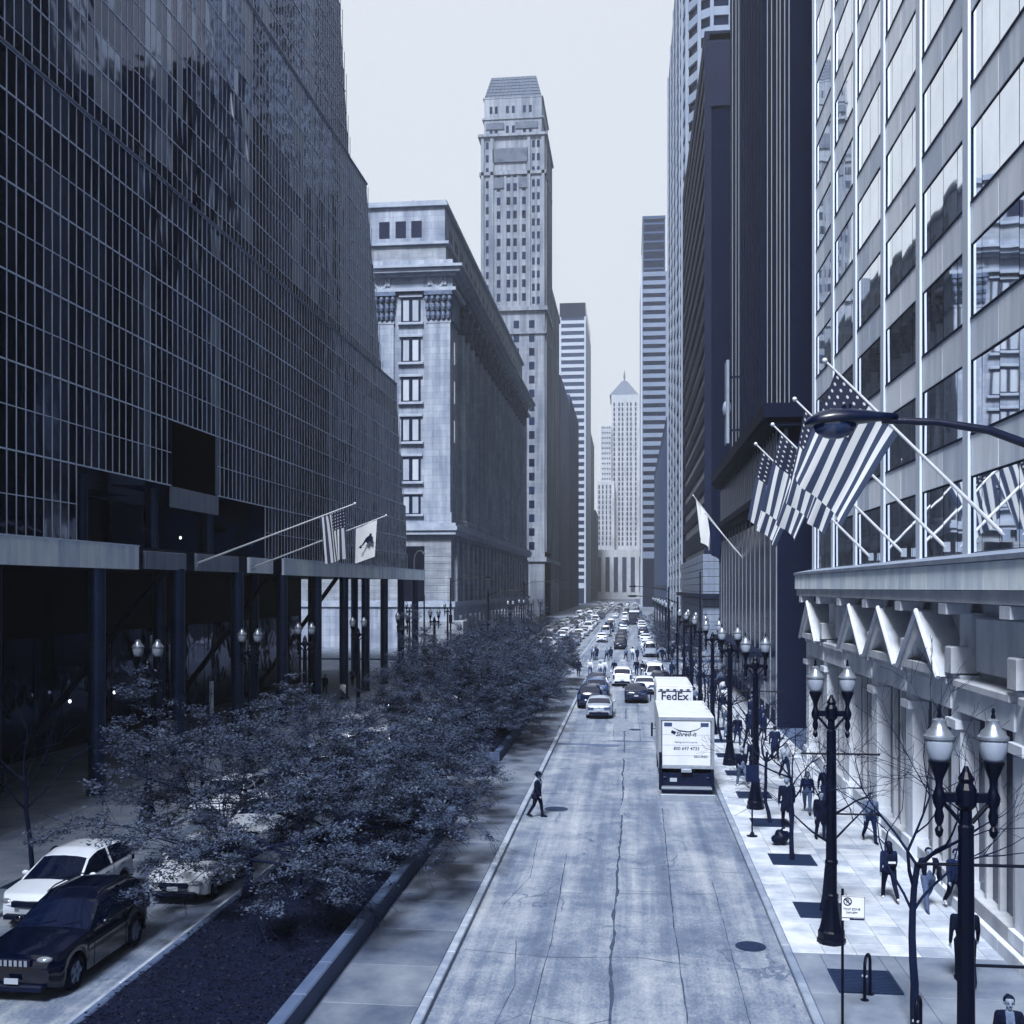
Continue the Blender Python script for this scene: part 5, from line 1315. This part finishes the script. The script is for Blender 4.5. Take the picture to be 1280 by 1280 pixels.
# near side street: cars face the camera (front at -y)
jp = car('suv', 'black', -13.3, 24.1, 0, 'glossy black sport utility car with slotted grille beside the planter kerb')
car('hatch', 'white', -15.75, 28.6, math.radians(-1), 'white hatchback parked at the arcade kerb by the bicycle rack')
car('sedan', 'pale', -12.9, 31.2, math.radians(1), 'pale silver saloon car right behind the black sport utility car')
car('sedan', 'white', -13.1, 37.6, 0, 'white saloon car half hidden by the leafy trees, behind the pale silver saloon')
car('sedan', 'white', -15.9, 41, 0, 'white saloon car parked at the arcade kerb behind the leafy trees'); car('suv', 'white', -13.2, 45.5, 0, 'white sport utility car seen through the gap between the planters')
for i, (x, y, k, c_) in enumerate(((-15.9,50,'sedan','grey'),(-13.1,54,'suv','pale'),(-15.9,60,'hatch','white'),(-13.1,66,'sedan','white'),(-15.9,74,'suv','black'),(-13.1,80,'sedan','pale'),(-13.1,92,'hatch','white'))):
    car(k, c_, x, y, 0, {'grey':'grey','pale':'pale','white':'white','black':'black'}[c_]+' car on the arcade side road behind the leafy trees', 'cars behind the leafy trees')
# wipers on the near cars
# road ahead: cars drive away from the camera (rear towards it)
AW = PI
car('sedan', 'silver', -2.15, 75.4, AW, 'silver saloon car last in the queue beside the median')
car('suv', 'dark', -3.0, 81.5, AW, 'dark sport utility car directly ahead of the silver saloon'); car('suv', 'grey', -2.7, 88.2, AW, 'grey sport utility car second ahead of the silver saloon'); car('sedan', 'dark', -2.9, 95.6, AW, 'dark saloon at the head of the queue beside the median')
car('sedan', 'dark', .45, 85.6, AW, 'dark saloon car in the middle lane level with the queue'); car('sedan', 'white', 1.2, 92.6, AW, 'white saloon car ahead of the dark middle lane saloon')
car('suv', 'white', -.75, 99.8, AW, 'white sport utility car waiting at the stop line'); car('van', 'white', 2.2, 101.5, AW, 'white van waiting at the stop line by the kerb'); car('suv', 'black', 2.6, 95, AW, 'black car close behind the white van')
car('van', 'silver', 2.6, 141.5, AW, 'silver van just past the far zebra crossing'); car('sedan', 'black', -1.5, 158.5, AW, 'black saloon alone in lane past the far zebra crossing')
car('hatch', 'black', -1.4, 166, AW, 'black hatchback ahead of the black saloon past the crossing'); car('sedan', 'white', 2.5, 150, AW, 'white saloon ahead of the silver van'); car('sedan', 'white', 2.4, 157.5, AW, 'white saloon second ahead of the silver van')
car('sedan', 'white', -9.2, 139.5, 0, 'white taxi like saloon at the far zebra crossing, facing the planter'); car('sedan', 'white', -12.0, 157, 0, 'white saloon in the oncoming queue past the crossing')
Rv = random.Random(9); cols = ['white','white','pale','silver','black','black','dark','grey','dark','white']
for x, rz in ((-15.7,0),(-12.2,0),(-8.9,0),(-4.6,AW),(-1.5,AW),(2.5,AW)):
    y = (150 if rz == 0 else 176)+Rv.uniform(0,9)
    while y < 560:
        k = Rv.choice(['sedan','sedan','suv','hatch','van']); c_ = Rv.choice(cols)
        if not (284 < y < 308):
            far_car(k, c_, x+Rv.uniform(-.3,.3), y, rz, ('dark' if c_ in ('black','dark','grey') else 'pale')+(' car in the distant traffic facing the camera' if rz == 0 else ' car in the distant traffic driving away'), ('distant oncoming traffic' if rz == 0 else 'distant departing traffic'))
        y += Rv.uniform(7,15) if rz == 0 else Rv.uniform(9,24)

# ---- trucks
M_box = mat('truck_box_white', .98, .5, .09, 1.5, stretch=(1,1,.5)); M_boxg = mat('truck_rear_dark', .025, .6, .3, 3); M_alu = mat('truck_aluminium', .55, .4, .15, 4, metal=.5)
def wheels(t, pts, r=.45, w_=.26):
    N = 18; tm = MB(); prof = [(-w_/2,r*.6),(-w_/2,r*.93),(-w_*.35,r),(w_*.35,r),(w_/2,r*.93),(w_/2,r*.6)]
    tm.add([(x, q*math.cos(2*PI*k/N), q*math.sin(2*PI*k/N)) for x, q in prof for k in range(N)], [(i*N+k, i*N+(k+1)%N, (i+1)*N+(k+1)%N, (i+1)*N+k) for i in range(5) for k in range(N)])
    rm = MB()
    for s in (-1,1): rm.add([(s*w_*.38, r*.6*math.cos(2*PI*k/N), r*.6*math.sin(2*PI*k/N)) for k in range(N)], [tuple(range(N))])
    a, b_ = tm.mesh('tyre', M_tyre, True), rm.mesh('rim', M_alu)
    for p in pts: o = link('wheel', a, t, p); link('rim', b_, o)
def box_truck():
    t = thing('box_truck', 'white shredding company box truck with dark lower tail parked at the kerb', 'truck', (2.40, 46.5, 0))
    w_ = 1.17; Lb = 6.6; z0, z1 = 1.22, 3.42
    MB().box(-w_, w_, .06, Lb, z0, z1-.03).build('cargo_box', M_box, t, local=True)
    MB().bbox(-w_-.01, w_+.01, .03, Lb+.01, z1-.03, z1+.03, .02).build('box_roof', M_box, t, local=True)
    fr = MB()
    for (a, b_, c_, d_) in ((-w_-.02,-w_+.10,z0-.02,z1),(w_-.10,w_+.02,z0-.02,z1),(-w_+.10,w_-.10,z1-.14,z1),(-w_+.10,w_-.10,z0-.02,z0+.10)): fr.bbox(a, b_, -.03, .06, c_, d_, .01)
    fr.build('rear_frame', M_alu, t, local=True)
    dr = MB().box(-w_+.14, w_-.14, .0, .05, z0+.12, z1-.18).build('rear_door', M_box, t, local=True)
    for s in (-1,1): MB().bbox(s*.78-.17, s*.78+.17, -.012, .0, z1-.40, z1-.24, .006).build('door_lamp', M_tail, dr, local=True)
    for s in (-1,1): MB().box(s*(w_-.13)-.012, s*(w_-.13)+.012, -.006, .04, z0+.12, z1-.18).build('door_gasket', M_trim, dr, local=True)
    for tx, sz, x, z, sh, bo in (('Shred-it',.27,-.02,2.68,.25,.004),('Making sure it’s secure.',.105,-.02,2.34,.2,.0),('800 697 4733',.20,0,2.06,.12,.002),('SECURED',.14,.62,1.72,0,.002)):
        me = text_mesh(tx, sz, .002, 'CENTER', sh, bo); me.materials.append(M_ink); link('lettering', me, dr, (x, -.004, z), rot=(PI/2,0,0))
    sw = MB(); sw.add([(-.62,-.004,2.98),(-.3,-.004,2.80),(.1,-.004,2.76),(.45,-.004,2.86),(.75,-.004,3.05),(.45,-.004,2.90),(.1,-.004,2.81),(-.3,-.004,2.86)], [tuple(range(8))]); sw.add([(-.62,-.004,2.86),(-.42,-.004,2.78),(-.5,-.004,2.66),(-.66,-.004,2.74)], [(0,1,2,3)]); sw.build('logo_swoosh', M_ink, dr, local=True)
    MB().bbox(-w_+.02, w_-.02, -.08, .3, 1.02, 1.2, .02).build('tail_rail', M_alu, t, local=True)
    MB().bbox(-.22,.22,-.14,.0,1.06,1.2,.03).build('latch_box', M_alu, t, local=True)
    MB().box(-w_+.05, w_-.05, .05, 1.2, .42, 1.0).build('tail_box', M_boxg, t, local=True)
    MB().box(-.7,-.4,.03,.05,.62,.78).build('number_plate', M_plate, t, local=True)
    for s in (-1,1): MB().lathe([(.07,0),(.07,.03),(.02,.04)], 12).build('tail_light', M_tail, t, local=True).location = (s*.92,.05,.8); t.children[-1].rotation_euler = (PI/2,0,0)
    for z in (1.75,2.2,2.65): MB().box(-w_+.14, w_-.14, -.003, .001, z, z+.012).build('door_panel_seam', M_alu, dr, local=True)
    for s in (-1,1): MB().bbox(s*(w_-.06)-.06, s*(w_-.06)+.06, -.12, .2, .28, 1.9 if s < 0 else 1.2, .02).build('lift_arm', M_trim, t, local=True)
    MB().bbox(-w_+.1, w_-.1, -.35, .05, .36, .44, .01).build('step_plate', M_alu, t, local=True); MB().box(-w_+.1, w_-.1, -.36, -.33, .22, .36).build('step_edge', M_trim, t, local=True)
    MB().box(-.45,.45,.3,Lb+1.6,.55,1.2).build('chassis', M_trim, t, local=True); MB().box(-w_+.02,w_-.02,1.2,Lb-1,.75,1.2).build('side_skirt', M_boxg, t, local=True)
    cb_ = MB(); cb_.prismx([(Lb+.1,.6),(Lb+1.9,.6),(Lb+2.0,1.3),(Lb+1.55,2.2),(Lb+1.2,2.55),(Lb+.1,2.6)], -1.08, 1.08); cb_.build('cab', M_box, t, local=True)
    for s in (-1,1): MB().bbox(s*1.32-.05, s*1.32+.05, Lb+1.1, Lb+1.2, 1.5, 2.2, .02).build('mirror', M_trim, t, local=True); MB().tube([(s*1.05,Lb+1.2,1.9),(s*1.32,Lb+1.15,1.9)], .02, 6).build('mirror_arm', M_trim, t, local=True)
    wheels(t, [(s*.95, y, .45) for s in (-1,1) for y in (1.9, Lb+1.0)])
    return t
box_truck()
def step_van():
    t = thing('courier_van', 'white courier step van lettered across the back, ahead of the shredding truck', 'van', (2.62, 64.2, 0)); w_ = 1.08; L_ = 6.2
    MB().bbox(-w_, w_, 0, L_, .55, 3.05, .04).build('body', M_box, t, local=True)
    MB().bbox(-w_+.02, w_-.02, .03, L_-.1, 3.05, 3.2, .05).build('roof', M_box, t, local=True)
    dr = MB().box(-w_+.16, w_-.16, -.015, .0, .75, 2.8).build('rear_door', M_box, t, local=True); MB().box(-w_+.1, w_-.1, -.02, .0, 2.8, 2.86).build('door_track', M_trim, t, local=True)
    for x in (-.8,-.4,0,.4,.8): MB().bbox(x-.09,x+.09,-.03,0,2.9,2.97,.01).build('marker_lamp', M_tail, t, local=True)
    me = text_mesh('FedEx', .66, .002, 'CENTER', 0, .012); me.materials.append(M_ink); link('lettering', me, dr, (0,-.02,2.52), rot=(PI/2,0,0))
    MB().bbox(-w_, w_, -.2, .1, .45, .6, .02).build('rear_bumper', M_trim, t, local=True); MB().box(-.9,.9,.2,L_-.2,.35,.56).build('chassis', M_trim, t, local=True)
    MB().prismx([(L_,.5),(L_+.7,.55),(L_+.75,1.1),(L_+.1,1.5),(L_,1.5)], -1.0, 1.0).build('bonnet', M_box, t, local=True)
    for s in (-1,1): MB().bbox(s*1.3-.04, s*1.3+.04, L_-.1, L_, 1.6, 2.1, .02).build('mirror', M_trim, t, local=True)
    wheels(t, [(s*.9, y, .40) for s in (-1,1) for y in (1.4, L_-.4)], .4)
step_van()
bus = thing('city_bus', 'dark boxy bus deep in the distant traffic', 'bus', (.9, 262, 0), 0)
MB().bbox(-1.28,1.28,0,11.5,.35,3.1,.1).build('body', P['dark'], bus, local=True); MB().box(-1.05,1.05,-.02,.01,1.5,2.6).build('rear_window', M_autog, bus, local=True); MB().bbox(-1.2,1.2,.1,11.4,3.1,3.3,.05).build('roof', M_box, bus, local=True)
wheels(bus, [(s*1.1, y, .48) for s in (-1,1) for y in (2.5, 9)], .48)
# ================================================================== PEOPLE
M_skin = mat('skin', .4, .6, .08, 9, local=True); M_hair = mat('dark_hair', .02, .6, .3, 30, stretch=(1,1,.2), local=True); M_hairl = mat('fair_hair', .3, .6, .3, 30, stretch=(1,1,.2), local=True)
CL = {'black': mat('cloth_black', .018, .9, .3, 14, local=True), 'navy': mat('cloth_navy', .05, .9, .25, 14, local=True), 'grey': mat('cloth_grey', .2, .9, .2, 14, local=True), 'pale': mat('cloth_pale', .55, .9, .12, 10, local=True), 'white': mat('cloth_white', .95, .85, .08, 10, local=True), 'denim': mat('cloth_denim', .12, .9, .25, 18, local=True), 'brown': mat('cloth_brown', .1, .9, .25, 12, local=True)}
def body_mesh(top='black', legs='navy', shoes='black', stride=.5, phase=1, lean=.04, coat=False, wide=1.1, arms='swing', inner=None, fem=False, head_turn=0.0, vox=.0135, fingers=True):
    """one continuous figure, front towards -y, 1.75 m tall"""
    S = []                                              # (p0, p1, r0, r1, tag)
    def seg(a, b, ra, rb, tag): S.append((Vector(a), Vector(b), ra, rb, tag))
    hipw = .095*wide; sh = (.185 if not fem else .165)*wide
    def leg(s, sw):
        hip = Vector((s*hipw, 0, .93)); th = sw*stride
        kn = hip+Vector((s*.005, -math.sin(th)*.44, -math.cos(th)*.44)); bend = .12+(.75 if sw < 0 else .05)*abs(stride)
        sn = th-bend; an = kn+Vector((0, -math.sin(sn)*.42, -math.cos(sn)*.42))
        seg(hip, kn, .098*wide, .072, 'l'); seg(kn, kn.lerp(an,.35), .070, .066, 'l'); seg(kn.lerp(an,.35), an, .066, .054, 'l')
        tilt = -.55*stride if sw < 0 else .18*stride
        toe = an+Vector((s*.02, -.17*math.cos(tilt), -.045+.17*math.sin(tilt)-(.0)))
        heel = an+Vector((0,.05,-.045)); seg(heel, toe, .040, .034, 's'); seg(an+Vector((0,0,-.0)), toe, .042, .03, 's')
        return an
    a1 = leg(1, phase); a2 = leg(-1, -phase)
    ln = Vector((0, -lean, 0))
    seg((0,0,.93), Vector((0,0,1.10))+ln*.3, .135*wide, .125*wide, 'l' if not coat else 't')
    seg((-.06*wide,.01,.92), (.06*wide,.01,.92), .115*wide, .115*wide, 'l' if not coat else 't')
    for s in (-1,1): seg(Vector((s*.05*wide,0,1.06))+ln*.3, Vector((s*.075*wide,0,1.34))+ln, .105*wide, .115*wide, 't')
    seg(Vector((-sh*.75,0,1.42))+ln, Vector((sh*.75,0,1.42))+ln, .075, .075, 't')
    if fem:
        for s in (-1,1): seg(Vector((s*.07,-.09,1.28))+ln, Vector((s*.07,-.085,1.27))+ln, .055, .055, 't')
    if coat:
        for k in range(8):
            a = 2*PI*k/8; seg((.10*math.cos(a)*wide, .07*math.sin(a), 1.08), (.165*math.cos(a)*wide, .15*math.sin(a), .62), .06, .05, 't')
    seg(Vector((0,.005,1.44))+ln, Vector((0,-.015,1.56))+ln, .058, .052, 'k')
    hc = Vector((0,-.02,1.635))+ln
    seg(hc+Vector((0,.015,.03)), hc+Vector((0,.0,.04)), .093, .093, 'k'); seg(hc+Vector((0,-.03,-.04)), hc+Vector((0,-.04,-.075)), .062, .045, 'k')
    fx, fy = math.sin(head_turn), -math.cos(head_turn)
    seg(hc+Vector((fx*.095,fy*.095,.012)), hc+Vector((fx*.112,fy*.112,-.018)), .012, .016, 'k')
    for s in (-1,1): e = hc+Vector((fy*s*.09,-fx*s*.09,.0)); seg(e, e+Vector((0,.01,-.03)), .016, .013, 'k')
    hands = []
    for s in (-1,1):
        shd = Vector((s*sh,0,1.42))+ln; sw = (-s*phase*stride*.7) if arms == 'swing' else 0
        if arms == 'hold' : el = shd+Vector((s*.06,.05,-.28)); wr = el+Vector((-s*.06,-.22,.03))
        elif arms == 'phone' and s > 0: el = shd+Vector((s*.07,-.04,-.28)); wr = el+Vector((-s*.08,-.2,.12))
        else:
            el = shd+Vector((s*.055, -math.sin(sw)*.29, -math.cos(sw)*.29)); s2 = sw+.3; wr = el+Vector((s*.015, -math.sin(s2)*.25, -math.cos(s2)*.25))
        r = 1.25 if coat else 1.12
        seg(shd, el, .056*wide*r, .046*r, 't'); seg(el, wr, .044*r, .033*r, 't')
        d = (wr-el).normalized(); pm = wr+d*.075; seg(wr, pm, .024, .034, 'k'); seg(pm+Vector((0,.02,0)), pm+Vector((0,-.02,0)), .022, .022, 'k'); hands.append((s, wr, d, pm))
    mb = MB()
    for (a, b, ra, rb, tg) in S:
        d = b-a; L_ = max(d.length, 1e-4); n = 4; 
        steps = [(a-d/L_*ra*.7, ra*.7), (a-d/L_*ra*.98, ra*.12)]
        pts = [a-d/L_*ra*.97, a-d/L_*ra*.7, a, b, b+d/L_*rb*.7, b+d/L_*rb*.97]; rr = [ra*.2, ra*.71, ra, rb, rb*.71, rb*.2]
        mb.tube(pts, rr, 10)
    me = mb.mesh('body_src', None); ob = bpy.data.objects.new('body_src', me); COL.objects.link(ob)
    rm = ob.modifiers.new('r', 'REMESH'); rm.mode = 'VOXEL'; rm.voxel_size = vox; sm = ob.modifiers.new('s', 'SMOOTH'); sm.factor = .5; sm.iterations = 3
    bpy.context.view_layer.update()
    out = bpy.data.meshes.new_from_object(ob.evaluated_get(bpy.context.evaluated_depsgraph_get())); bpy.data.objects.remove(ob); bpy.data.meshes.remove(me)
    verts = [v.co.copy() for v in out.vertices]; faces = [tuple(p.vertices) for p in out.polygons]; mi = []
    tags = {'k':0,'t':1,'l':2,'s':3}
    for f_ in faces:
        c_ = sum((verts[i] for i in f_), Vector())/len(f_); best = 9; tg = 't'
        for (a, b, ra, rb, t_) in S:
            d = b-a; L2 = d.length_squared or 1e-9; t = max(0, min(1, (c_-a).dot(d)/L2)); q = (c_-a-d*t).length-lerp(ra,rb,t)
            if q < best: best = q; tg = t_
        m_ = tags[tg]
        if inner and tg == 't' and c_.y < ln.y*.5-.05 and abs(c_.x) < .075 and c_.z > .95: m_ = 5
        mi.append(m_)
    fin = MB(); fin.v = [tuple(v) for v in verts]; fin.f = faces; fin.m = mi
    if fingers:
        for (s, wr, d, pm) in hands:
            ac = Vector((0,1,0)); ac = (ac-d*ac.dot(d)).normalized(); inn = Vector((-s,0,0)); inn = (inn-d*inn.dot(d)).normalized()
            for q, ln_ in enumerate((.062,.075,.07,.052)):
                p0 = pm+ac*(-.027+q*.018); fin.tube([p0, p0+d*ln_*.55+inn*.006, p0+d*ln_*.85+inn*.03], [.0088,.0082,.006], 6, m=0)
            t0 = wr+d*.03+ac*-.02; fin.tube([t0, t0-ac*.03+d*.03+inn*.01, t0-ac*.035+d*.06+inn*.02], [.011,.010,.007], 6, m=0)
    for s in (-1,1):
        e = hc+Vector((fx*.088+fy*s*.034, fy*.088-fx*s*.034, .022)); fin.ell(tuple(e), (.013,.013,.008), 6, 4, m=4)
    mo = hc+Vector((fx*.088,fy*.088,-.052)); fin.ell(tuple(mo), (.022,.012,.005), 6, 4, m=4)
    lowest = min(v[2] for v in fin.v); fin.v = [(x,y,z-lowest) for x,y,z in fin.v]
    mats = [M_skin, CL[top], CL[legs], CL[shoes], M_ink, CL[inner or top]]
    hcl = hc-Vector((0,0,lowest))
    return fin.mesh('body', mats, 'all'), hcl
def hair_mesh(h, style='short', m=None):
    mb = MB()
    vs = MB().ell((0,0,0), (1,1,1), 14, 10)
    for (x, y, z) in vs.v:
        p = Vector((x,y,z)); r = .112
        front = y < -.35 and z < .45
        mb.v.append((h.x+x*.103, h.y+.02+y*(.112 if not front else .088), h.z+.035+z*(.108 if z > 0 else (.10 if not front else .02))))
    mb.f = vs.f; mb.m = vs.m
    if style == 'long': mb.tube([h+Vector((0,.06,.02)), h+Vector((0,.09,-.1)), h+Vector((0,.085,-.2))], [.085,.085,.05], 10)
    if style == 'bun': mb.ell((h.x,h.y+.10,h.z+.08), (.05,.05,.05), 10, 6)
    if style == 'hat': mb.lathe([(.17,0),(.175,.012),(.115,.02),(.108,.10),(.07,.125),(.01,.13)], 16, (h.x,h.y+.01,h.z+.055))
    return mb.mesh('hair', m or M_hair, True)
_np = 0
def person(x, y, rz, lab, hair='short', hm_=None, scale=1.0, grp=None, z=.14, **kw):
    global _np
    me, h = body_mesh(**kw); t = thing('person', lab, 'person', (x, y, z), rz, grp, scale=scale)
    link('body', me, t); link('hat' if hair == 'hat' else 'hair', hair_mesh(h, hair, hm_), t); return t, h
def along(t, p):           # a point of a person's frame in the world
    s = t.scale[0]; c_, s_ = math.cos(t.rotation_euler.z), math.sin(t.rotation_euler.z)
    return (t.location.x+(p[0]*c_-p[1]*s_)*s, t.location.y+(p[0]*s_+p[1]*c_)*s, t.location.z+p[2]*s)
def bag(t, p, size, lab, name='shoulder_bag', cat='bag', m='black', stripe=False):
    w_, d, h = size; mb = MB(); mb.ell((0,0,0),(w_,d,h),14,10)
    mb.v = [(max(-w_*.86,min(w_*.86,x)), max(-d*.86,min(d*.86,y)), max(-h*.88,min(h*.88,z))) for x,y,z in mb.v]
    o = thing(name, lab, cat, along(t, p), t.rotation_euler.z); link('pouch', mb.mesh('pouch', CL[m], True), o)
    st = MB().tube([(-w_*.4,-d*.5,h*.8),(-w_*.5,-d*1.3,h*1.5),(w_*.1,-d*1.0,h*1.9),(w_*.4,-d*.5,h*.8)], .012, 6); link('strap', st.mesh('strap', CL[m], True), o)
    if stripe: link('pale_band', MB().bbox(-w_*.75,w_*.75,d*.84,d*.9,-h*.35,-h*.05,.005).mesh('pale_band', CL['white']), o)
    return o
R90 = PI/2
# the man crossing the roadway walks right (front to +x)
t, h = person(-3.62, 41.6, R90*.85, 'person in dark jacket and cap walking across the roadway', 'hat', z=.0, top='black', legs='black', inner='grey', stride=.26, lean=.02, wide=1.2)
bag(t, (-.26,.05,.86), (.05,.14,.12), 'dark bag hanging at the side of the person crossing the road')
t, h = person(7.3, 31.2, PI*1.02, 'person with bobbed hair and backpack walking away past the gables', 'long', fem=True, top='navy', legs='black', shoes='white', stride=.38, scale=.96)
bag(t, (0,.20,1.22), (.14,.085,.20), 'dark backpack with a pale band on the person walking away', 'backpack', 'backpack', stripe=True)
t, h = person(8.15, 30.4, .05, 'person in open dark jacket over a white shirt walking towards the lamps', 'short', top='black', legs='denim', inner='white', shoes='brown', stride=.42, phase=-1)
bag(t, (.30,.0,.95), (.06,.15,.17), 'dark shoulder bag beside the white shirted person')
person(8.85, 30.3, .1, 'person in navy top and white shoes close to the wall by the white shirted person', 'short', top='navy', legs='black', shoes='white', stride=.4)
person(7.45, 24.8, PI*.97, 'bulky person in black coat partly behind the nearest twin lamp', 'short', top='black', legs='black', wide=1.22, stride=.25, scale=1.04)
person(6.62, 19.6, -.1, 'person with hair tied up wearing dark jacket over grey top, nearest the bicycle racks', 'bun', top='black', legs='black', inner='grey', fem=True, stride=.3, arms='phone', scale=.97)
person(8.3, 38.2, .1, 'person in grey jacket and dark trousers before the tall shop windows', 'short', top='grey', legs='navy', stride=.36)
person(6.65, 38.4, .2, 'person in short dark coat standing beside a bare tree trunk', 'short', top='black', legs='navy', coat=True, stride=.12, scale=.96)
person(6.9, 42.8, -.2, 'person in dark jacket with light trousers in the walking pair', 'long', top='navy', legs='denim', fem=True, stride=.45, scale=.97)
person(7.75, 43.6, .1, 'taller person in black jacket in the walking pair', 'short', top='black', legs='navy', stride=.42, phase=-1, scale=1.04)
person(5.75, 40.2, PI, 'person in long dark coat standing on the tree grate', 'short', M_hairl, top='black', legs='black', coat=True, wide=1.12, stride=.3, scale=1.05)
person(4.95, 48.3, PI*1.1, 'person in dark coat and pale trousers behind the shredding truck', 'short', M_hairl, top='black', legs='grey', shoes='white', coat=False, stride=.4)
person(5.75, 51.0, PI, 'person in boxy dark jacket near the lamp by the truck', 'short', top='black', legs='black', wide=1.15, stride=.3)
person(7.1, 50.2, .2, 'person in pale jacket approaching by the wall past the walking pair', 'short', top='pale', legs='navy', stride=.4)
person(7.4, 56, PI, 'person in navy coat walking away beyond the walking pair', 'short', top='navy', legs='black', coat=True, stride=.35)
# distant walkers: a few bodies, shared
protos = []
for kw, hr in ((dict(top='black',legs='navy',stride=.4),'short'),(dict(top='white',legs='denim',stride=.4,phase=-1),'short'),(dict(top='navy',legs='black',coat=True,stride=.3,fem=True),'long'),(dict(top='grey',legs='black',stride=.45),'short')):
    me, h = body_mesh(vox=.03, fingers=False, **kw); protos.append((me, hair_mesh(h, hr)))
Rp = random.Random(4)
def walker(x, y, lab, grp, z=.14):
    me, hr = Rp.choice(protos); t = thing('person', lab, 'person', (x, y, z), Rp.choice((0,PI))+Rp.uniform(-.4,.4), grp, scale=Rp.uniform(.93,1.05)); link('body', me, t); link('hair', hr, t)
for k in range(26): walker(Rp.uniform(4.3,8.6), 59+k*1.85+Rp.uniform(-.6,.6), 'distant pedestrian on the shop side pavement before the crossing', 'pedestrians before the crossing')
for k in range(22): walker(Rp.uniform(-6,5.5), Rp.choice((107.6,108.4,109.2,132,132.8,133.6)), 'pedestrian stepping over a zebra crossing', 'pedestrians on the zebra crossings', .006)
for k in range(26): walker(Rp.uniform(4.4,9.2), 135+k*3.2, 'distant pedestrian on the shop side pavement past the crossing', 'pedestrians past the crossing')
for k in range(10): walker(Rp.uniform(-24,-18.5), 136+k*7, 'distant pedestrian along the foot of the classical block', 'pedestrians by the classical block')
for k in range(9): walker(Rp.uniform(-26.5,-19.5), 34+k*7.5, 'pedestrian in the dim arcade pavement', 'pedestrians by the arcade')
# ================================================================== AIR
hm = bpy.data.materials.new('haze_air'); hm.use_nodes = True; n = hm.node_tree; n.nodes.clear()
out = n.nodes.new('ShaderNodeOutputMaterial'); pv = n.nodes.new('ShaderNodeVolumePrincipled')
pv.inputs['Color'].default_value = (.84, .91, 1.0, 1); pv.inputs['Density'].default_value = .00032; pv.inputs['Anisotropy'].default_value = .25
n.links.new(pv.outputs[0], out.inputs['Volume'])
hz = MB().box(-1600, 1600, -400, 2500, -1.4, 215).build('haze', hm); hz['kind'] = 'stuff'; hz['label'] = 'pale city haze hanging in the street'; hz['category'] = 'haze'
